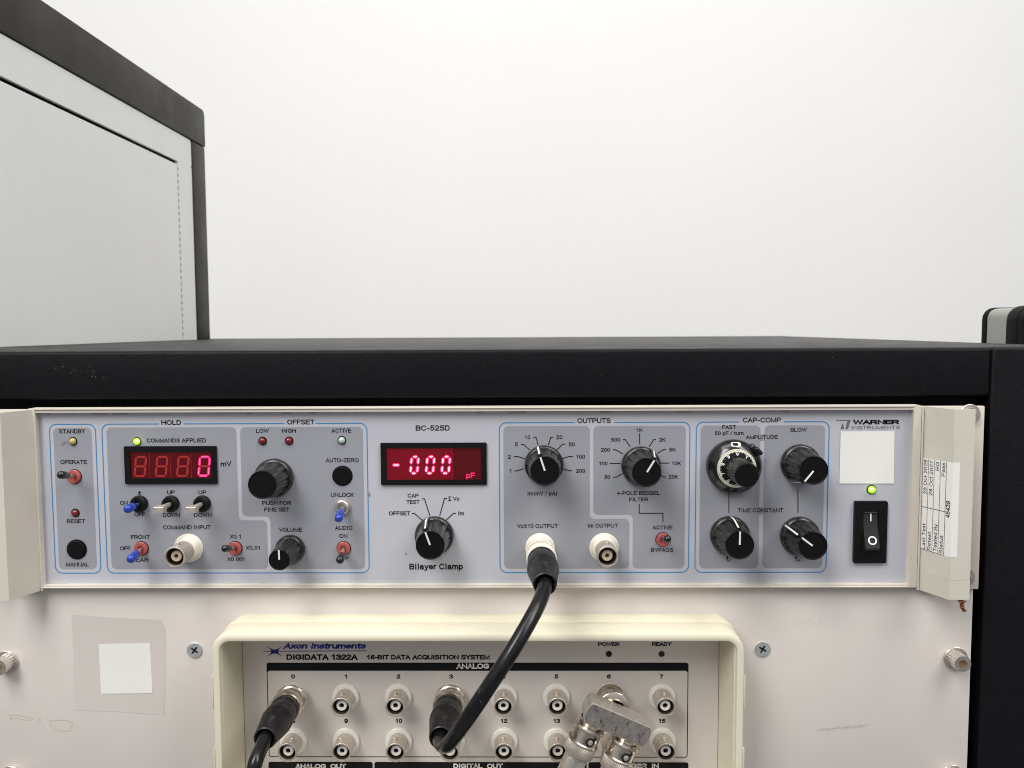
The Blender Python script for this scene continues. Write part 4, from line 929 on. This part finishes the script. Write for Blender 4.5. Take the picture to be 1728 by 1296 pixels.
def bar(u0, u1, v0, v1, r=.0011): flat(mb, roundpath([(X(u0, v0, yq), Z(806, v0, yq)), (X(u1, v0, yq), Z(806, v0, yq)), (X(u1, v1, yq), Z(806, v1, yq)), (X(u0, v1, yq), Z(806, v1, yq))], r, True), yq)
gx0_, gx1_ = X(450.4, 1150, yq), X(1161.6, 1150, yq); gt, gb = Z(806, 1118.2, yq), Z(806, 1131.6, yq); gl = Z(806, 1277.4, yq)
flat(mb, [(gx0_, gb - .0001)] + [p_ for p_ in roundpath([(gx0_, gb), (gx0_, gt), (gx1_, gt), (gx1_, gb)], .0012)] + [(gx1_, gb - .0001)], yq)
stroke(mb, roundpath([(gx0_ + .0002, gb), (gx0_ + .0002, gl), (gx1_ - .0002, gl), (gx1_ - .0002, gb)], .0012), .0004, yq)
for sx, xx in ((1, gx0_ + .0004), (-1, gx1_ - .0004)):   # rounded corners under the bar
    r_ = .0012; zc_ = gb - .0001
    flat(mb, [(xx, zc_)] + [(xx + sx * (r_ - r_ * math.cos(t)), zc_ - r_ + r_ * math.sin(t)) for t in [math.pi / 2 * (6 - k) / 6 for k in range(7)]], yq)
bar(453, 628.8, 1286, 1330); bar(631.8, 990, 1286, 1330); bar(993, 1161.6, 1286, 1330)
for s, a, b, t, c in (('DIGIDATA 1322A', 483.4, 604.2, 1104.1, 1113.6), ('16-BIT DATA ACQUISITION SYSTEM', 618.8, 826.5, 1105, 1113), ('POWER', 1009.3, 1046, 1083.8, 1090.3), ('READY', 1100.2, 1133.8, 1083.6, 1090.2)):
    text(mb, s, a, b, t, c, yq, 'b')
for i in range(8):
    u = 494.6 + 88.83 * i
    w = 2.0 if i == 1 else 3.4
    text(mb, str(i), u - w, u + w, 1137.9, 1145.2, yq, 'b')
    s = str(i + 8); w = 3.4 if i < 2 else 5.9
    text(mb, s, u + .6 - w, u + .6 + w, 1212.9, 1220.1, yq, 'b')
mb.build('lettering', M['black_ink'], plate, fixn=False)
mb = MB()
text(mb, 'ANALOG  IN', 769.4, 847, 1119.6, 1128.6, yq2, 'b'); text(mb, 'ANALOG  OUT', 498, 584.3, 1289, 1297, yq2, 'b'); text(mb, 'DIGITAL  OUT', 765, 848.6, 1288.6, 1296.6, yq2, 'b'); text(mb, 'TRIGGER  IN', 1035, 1111.8, 1288.4, 1296.6, yq2, 'b')
mb.build('pale_lettering', M['white_ink'], plate, fixn=False)
mb = MB()
text(mb, 'Axon Instruments', 477.3, 618, 1085.2, 1094.8, yq, 'b', .22)
def lp(pts): flat(mb, [(X(u, v, yq), Z(u, v, yq)) for u, v in pts], yq)
lp([(444, 1098.5), (618.5, 1097.6), (618.5, 1099), (444, 1099.7)])
cx_, cv_ = 463.5, 1099
lp([(cx_ - 7.5, cv_ - 4.3), (cx_ - 2, cv_ - 3), (cx_ + 2.5, cv_ - 3), (cx_ + 7.5, cv_ - 4.3), (cx_ + 5.5, cv_), (cx_ + 7.5, cv_ + 4.3), (cx_ + 2.5, cv_ + 4), (cx_ - 2, cv_ + 4), (cx_ - 6, cv_ + 4.6), (cx_ - 6, cv_)])
for (a, b), (c, d) in (((-13.5, -8.5), (-4, -2)), ((12, -8.5), (4, -2)), ((-13, 8.5), (-4, 3)), ((12, 8.5), (4, 3))):
    k = .9; lp([(cx_ + a, cv_ + b), (cx_ + (a + c) / 2 + (.8 if a > 0 else -.8) * 0, cv_ + (b + d) / 2 - k), (cx_ + c, cv_ + d - 1.4), (cx_ + c, cv_ + d + 1.4), (cx_ + (a + c) / 2, cv_ + (b + d) / 2 + k)])
mb.build('maker_mark', M['blue_ink'], plate, fixn=False)
M['dim_red'] = mat('dark_red_lamp', (.035, .003, .003), .3)
for u, m, lb in ((1027.4, 'dark_hole', 'unlit black lamp under POWER'), (1116.4, 'dim_red', 'unlit dark red lamp under READY')):
    mb = MB(); lathe(mb, [(.0015, 0), (.0015, .0001), (.0012, .0004), (0, .0005)], 20); o = mb.build('indicator_lamp', M[m], daq, place=P(u, 1103.5, ypl)); o['label'] = lb
ds = None
for row, v in ((0, 1175.4), (1, 1250.0)):
    for i in range(8):
        b = P(494.9 + 88.83 * i + (.8 if row else 0), v - .2, ypl)
        if ds is None: ds = make_socket(daq, b, False)
        else: copy_part(ds, daq, b, math.radians(random.uniform(-14, 14)))

# ------------------------------------------------------------------ cables
def plug(parent, base, d, nutm, boot_len, off, r_end=.0046, bandm='brass'):
    """bayonet plug pointing along d from the panel: coupling nut, band, rubber boot"""
    T = aim(base, d); h = off
    mb = MB(); n = 96
    if nutm == 'cream_white':
        openlathe(mb, [(.0054, h), (.0064, h + .0004), (.0066, h + .004), (.0069, h + .0046), (.0069, h + .0052), (.0066, h + .0056)], 60, T)
        openlathe(mb, [(.0066, h + .0097), (.0070, h + .0101), (.0071, h + .0128), (.0068, h + .0136), (.0062, h + .0138)], 60, T); e = h + .0134
    else:
        openlathe(mb, [(.0056, h), (.0072, h + .0003), (.0074, h + .0010), (.0074, h + .0016), (.0070, h + .0021), (.0063, h + .0024), (.0063, h + .0046), (.0066, h + .0050)], 60, T)
        openlathe(mb, [(.0066, h + .0049), (.0070, h + .0053), (.0071, h + .0090), (.0070, h + .0095)], n, T, mod=lambda k, i: 1 - .035 * (k % 2))
        openlathe(mb, [(.0069, h + .0093), (.0074, h + .0098), (.0074, h + .0108), (.0070, h + .0113), (.0060, h + .0114)], 60, T); e = h + .0112
    p = mb.build('plug', M[nutm], parent)
    if nutm == 'cream_white':
        mb = MB(); openlathe(mb, [(.0066, h + .0054), (.0067, h + .0058), (.0067, h + .0095), (.0066, h + .0099)], n, T, mod=lambda k, i: 1 - .04 * (k % 2))
        mb.build('grip_band', mat('beige_grip', c8(214, 203, 182), .4, var=.05, vscale=200), p)
    if nutm != 'cream_white':
        mb = MB(); a = T @ Matrix.Rotation(math.radians(-20), 4, 'Y')
        lathe(mb, [(.0016, .0055), (.0016, .0066), (0, .0066)], 16, T @ Matrix.Rotation(math.radians(60), 4, 'Y') @ Matrix.Translation((0, -(h + .0036), 0)) @ Matrix.Rotation(math.radians(90), 4, 'X'))
        mb.build('bayonet_slot', M['dark_hole'], p)
    mb = MB(); openlathe(mb, [(.0060, e - .0008), (.0060, e + .0016), (.0055, e + .0018)], 48, T); mb.build('band', M[bandm], p)
    b0_ = e + .0008; L_ = boot_len
    mb = MB(); openlathe(mb, [(.0058, b0_), (.0064, b0_ + .0003), (.0066, b0_ + .0012), (.0066, b0_ + .0024), (.0062, b0_ + .0029), (.0062, b0_ + .0034), (.0066, b0_ + .0040), (.0068, b0_ + L_ * .26), (.0070, b0_ + L_ * .38), (.0071, b0_ + L_ * .44), (.00685, b0_ + L_ * .46),
                              (.0067, b0_ + L_ * .55), (.0058, b0_ + L_ * .76), (r_end + .0002, b0_ + L_ * .94), (r_end, b0_ + L_ - .0003), (r_end - .0004, b0_ + L_), (r_end - .0009, b0_ + L_ - .0003), (.0030, b0_ + L_ - .005)], 48, T)
    for an in (0, 180):     # moulded tapering ribs on the boot
        R_ = T @ Matrix.Rotation(math.radians(an), 4, 'Y'); ha, hb = b0_ + L_ * .46, b0_ + L_ * .74
        vs = [(-.0013, -ha, .0062), (.0013, -ha, .0062), (.0013, -ha, .0072), (-.0013, -ha, .0072), (-.0005, -hb, .0052), (.0005, -hb, .0052), (.0005, -hb, .0060), (-.0005, -hb, .0060)]
        mb.add(vs, [(0, 1, 2, 3), (4, 5, 6, 7), (0, 1, 5, 4), (1, 2, 6, 5), (2, 3, 7, 6), (3, 0, 4, 7)], R_)
    mb.build('boot', M['rubber'], p, angle=40)
    return p, T @ Vector((0, -(b0_ + L_), 0)), -(T.to_3x3() @ Vector((0, 1, 0)))
def plug_dir(bu, bv, y0, eu, ev, pr): 
    a = P(bu, bv, y0); return a, P(eu, ev, y0 - pr) - a
# patch cable
cab1 = empty('patch_cable', P(911.3, 924, YF))
tag(cab1, 'black coaxial cable looping from the amplifier down to input three', 'cable')
b1, dd1 = plug_dir(911.3, 924, YF, 919.5, 985, .052); pt, e1, n1 = plug(cab1, b1, dd1, 'cream_white', .0335, .0052, .0050)
b2, dd2 = plug_dir(761.0, 1175.2, ypl, 742.5, 1249, .050); pb, e2, n2 = plug(cab1, b2, dd2, 'nickel', .0330, .0030, .0050)
path = [e1 - n1 * .006, e1 - n1 * .001, P(915.5, 1003, YF - .061), P(903, 1031, YF - .070), P(870, 1089, YF - .080), P(830, 1151, YF - .083), P(792, 1208, YF - .080), P(764, 1247, YF - .071), P(750.5, 1259, YF - .063), e2 + n2 * .003, e2 - n2 * .004]
mb = MB(); sweep(mb, catmull(path, 10), .0031, 22); mb.build('cord', M['cable'], cab1)
# second cable
cab2 = empty('hanging_cable', P(494.9, 1175.2, ypl))
tag(cab2, 'black coaxial cable plugged into input zero and hanging down', 'cable')
b3, dd3 = plug_dir(494.9, 1175.2, ypl, 445.5, 1248.5, .047); p3, e3, n3 = plug(cab2, b3, dd3, 'nickel', .0310, .0030, .0049)
path = [e3 - n3 * .006, e3 - n3 * .001, e3 + n3 * .003 + Vector((0, 0, -.0012)), P(430, 1290, YF - .058), P(427, 1330, YF - .056), P(428, 1390, YF - .05), P(430, 1480, YF - .04)]
mb = MB(); sweep(mb, catmull(path, 10), .0031, 22); mb.build('cord', M['cable'], cab2)

# tee adaptor on input six
tee = empty('splitter_adaptor', P(1028.2, 1175.2, ypl))
tag(tee, 'tilted nickel splitter block with a scratched dark face on input six', 'adaptor')
yfb = -.0315; yfk = -.0205
c4 = [P(u, v, yfb) for u, v in ((998.6, 1185.5), (1102.5, 1229.8), (1085, 1262), (983.3, 1219.2))]
ctr = sum(c4, Vector()) / 4; ax = ((c4[1] - c4[0]) + (c4[2] - c4[3])).normalized(); ax.y = 0; ax.normalize()
th = math.atan2(-ax.z, ax.x); Tt = Matrix.Translation((ctr.x, 0, ctr.z)) @ Matrix.Rotation(th, 4, 'Y')
hw = ((c4[1] - c4[0]).length + (c4[2] - c4[3]).length) / 4; hh_ = ((c4[0] - c4[3]).length + (c4[1] - c4[2]).length) / 4
def arcend(sx, n=8): return [(sx * (hw - .0011 + .0018 * math.cos(t)), hh_ * math.sin(t)) for t in [-math.pi / 2 * .999 + math.pi * .999 * k / n for k in range(n + 1)]]
outl_ = [(x, max(-hh_, min(hh_, z * 1.0))) for x, z in arcend(1)] + [(x, z) for x, z in reversed(arcend(-1))]
mb = MB(); prism(mb, outl_, yfb, yfk, .0004, Tt); mb.build('block', M['block'], tee)
mb = MB(); flat(mb, [(x * .975, z * .93) for x, z in outl_], yfb - .00003, Tt); mb.build('worn_face', M['block_face'], tee, fixn=False)
T6 = aim(P(1028.2, 1175.2, ypl), (ctr + Vector((0, yfk, 0))) * 0 + Vector((ctr.x - P(1028.2, 1175.2, ypl).x, -.019, ctr.z - P(1028.2, 1175.2, ypl).z)) * 1.0)
T6 = aim(P(1028.2, 1175.2, ypl), Vector((.0006, -.019, .0018)))
mb = MB(); h = .003
openlathe(mb, [(.0056, h), (.0072, h + .0003), (.0074, h + .0010), (.0074, h + .0016), (.0069, h + .0022), (.0063, h + .0030), (.0063, h + .0062), (.0066, h + .0066)], 60, T6)
openlathe(mb, [(.0066, h + .0065), (.0069, h + .0068), (.0070, h + .0105), (.0069, h + .0108)], 96, T6, mod=lambda k, i: 1 - .035 * (k % 2))
openlathe(mb, [(.0068, h + .0107), (.0072, h + .0111), (.0072, h + .0122), (.0066, h + .0126), (.0050, h + .0127), (.0050, h + .0165)], 60, T6)
mb.build('coupling_nut', M['nickel'], tee)
down = Tt.to_3x3() @ Vector((0, 0, -1)); right = Tt.to_3x3() @ Vector((1, 0, 0))
for k, s in enumerate((-.0098, .0079)):
    o3 = Vector((ctr.x, (yfb + yfk) / 2, ctr.z)) + right * s + down * (hh_ - .0003)
    d3 = (down + right * (-.02 if k == 0 else .0) + Vector((0, -.05, 0))).normalized(); Tn = aim(o3, d3, (0, 1, 0))
    mb = MB(); openlathe(mb, [(.0058, -.0004), (.0058, .0006), (.0050, .0010), (.0048, .0030), (.0048, .006)], 48, Tn); mb.build('outlet', M['nickel'], tee)
    c = empty('metal_plug_cable', o3); tag(c, ('first' if k == 0 else 'second') + ' metal coaxial plug hanging under the tilted splitter block' if False else ('metal coaxial plug hanging from the higher end of the splitter' if k == 0 else 'metal coaxial plug hanging from the lower end of the splitter'), 'plug', 'metal plugs under the splitter')
    mb = MB(); openlathe(mb, [(.0052, .0024), (.0070, .0026), (.0072, .0032), (.0072, .0037), (.0068, .0041), (.0065, .0044), (.0065, .0098), (.0067, .0100)], 60, Tn)
    openlathe(mb, [(.0068, .0098), (.0073, .0102), (.0073, .0108), (.0071, .0110)], 60, Tn)
    nut = mb.build('coupling_nut', M['nickel'], c)
    mb = MB(); openlathe(mb, [(.0070, .0109), (.0072, .0112), (.0072, .0160), (.0070, .0163)], 108, Tn, mod=lambda k_, i: 1 - .04 * (k_ % 2)); openlathe(mb, [(.0070, .0162), (.0066, .0168), (.0048, .0169)], 60, Tn); mb.build('knurled_ring', M['nickel_dull'], nut)
    # bayonet pin seen through its hole, on the side towards the eye
    tgt = (EYE - (o3 + d3 * .0072)); tgt = (tgt - d3 * tgt.dot(d3)).normalized(); tgt = Matrix.Rotation(math.radians(28), 3, d3) @ tgt
    if (tgt.x - (EYE - o3).normalized().x) < 0: tgt = Matrix.Rotation(math.radians(-56), 3, d3) @ tgt
    Th = aim(o3 + d3 * .0074, tgt)
    mb = MB(); lathe(mb, [(.0021, .0050), (.0021, .00662), (.0019, .00668), (0, .00668)], 20, Th); box(mb, -.0008, .0034, -.00664, -.005, -.0009, .0007, .0003, 1, Th @ Matrix.Rotation(math.radians(-28), 4, 'Y')); mb.build('bayonet_slot', M['dark_hole'], nut)
    mb = MB(); lathe(mb, [(.0012, .0050), (.0012, .0070), (.0010, .0071), (0, .0071)], 14, Th); mb.build('bayonet_pin', M['nickel_dull'], nut)
    Tc = Tn
    mb = MB(); openlathe(mb, [(.0050, .0160), (.0052, .0175), (.0050, .0182), (.0047, .0190), (.0046, .030), (.0040, .031), (.0030, .0312)], 40, Tn); box(mb, -.0046, .0046, -.0300, -.0176, -.0046, .0046, .0008, 2, Tn); mb.build('plug_body', M['block'], c)
    st = o3 + d3 * .030; mb = MB(); sweep(mb, catmull([st, st + d3 * .02, st + d3 * .03 + Vector((0, .004, -.03)), st + Vector((-.01, .01, -.11))], 8), .0026, 14); mb.build('cord', M['cable'], c)
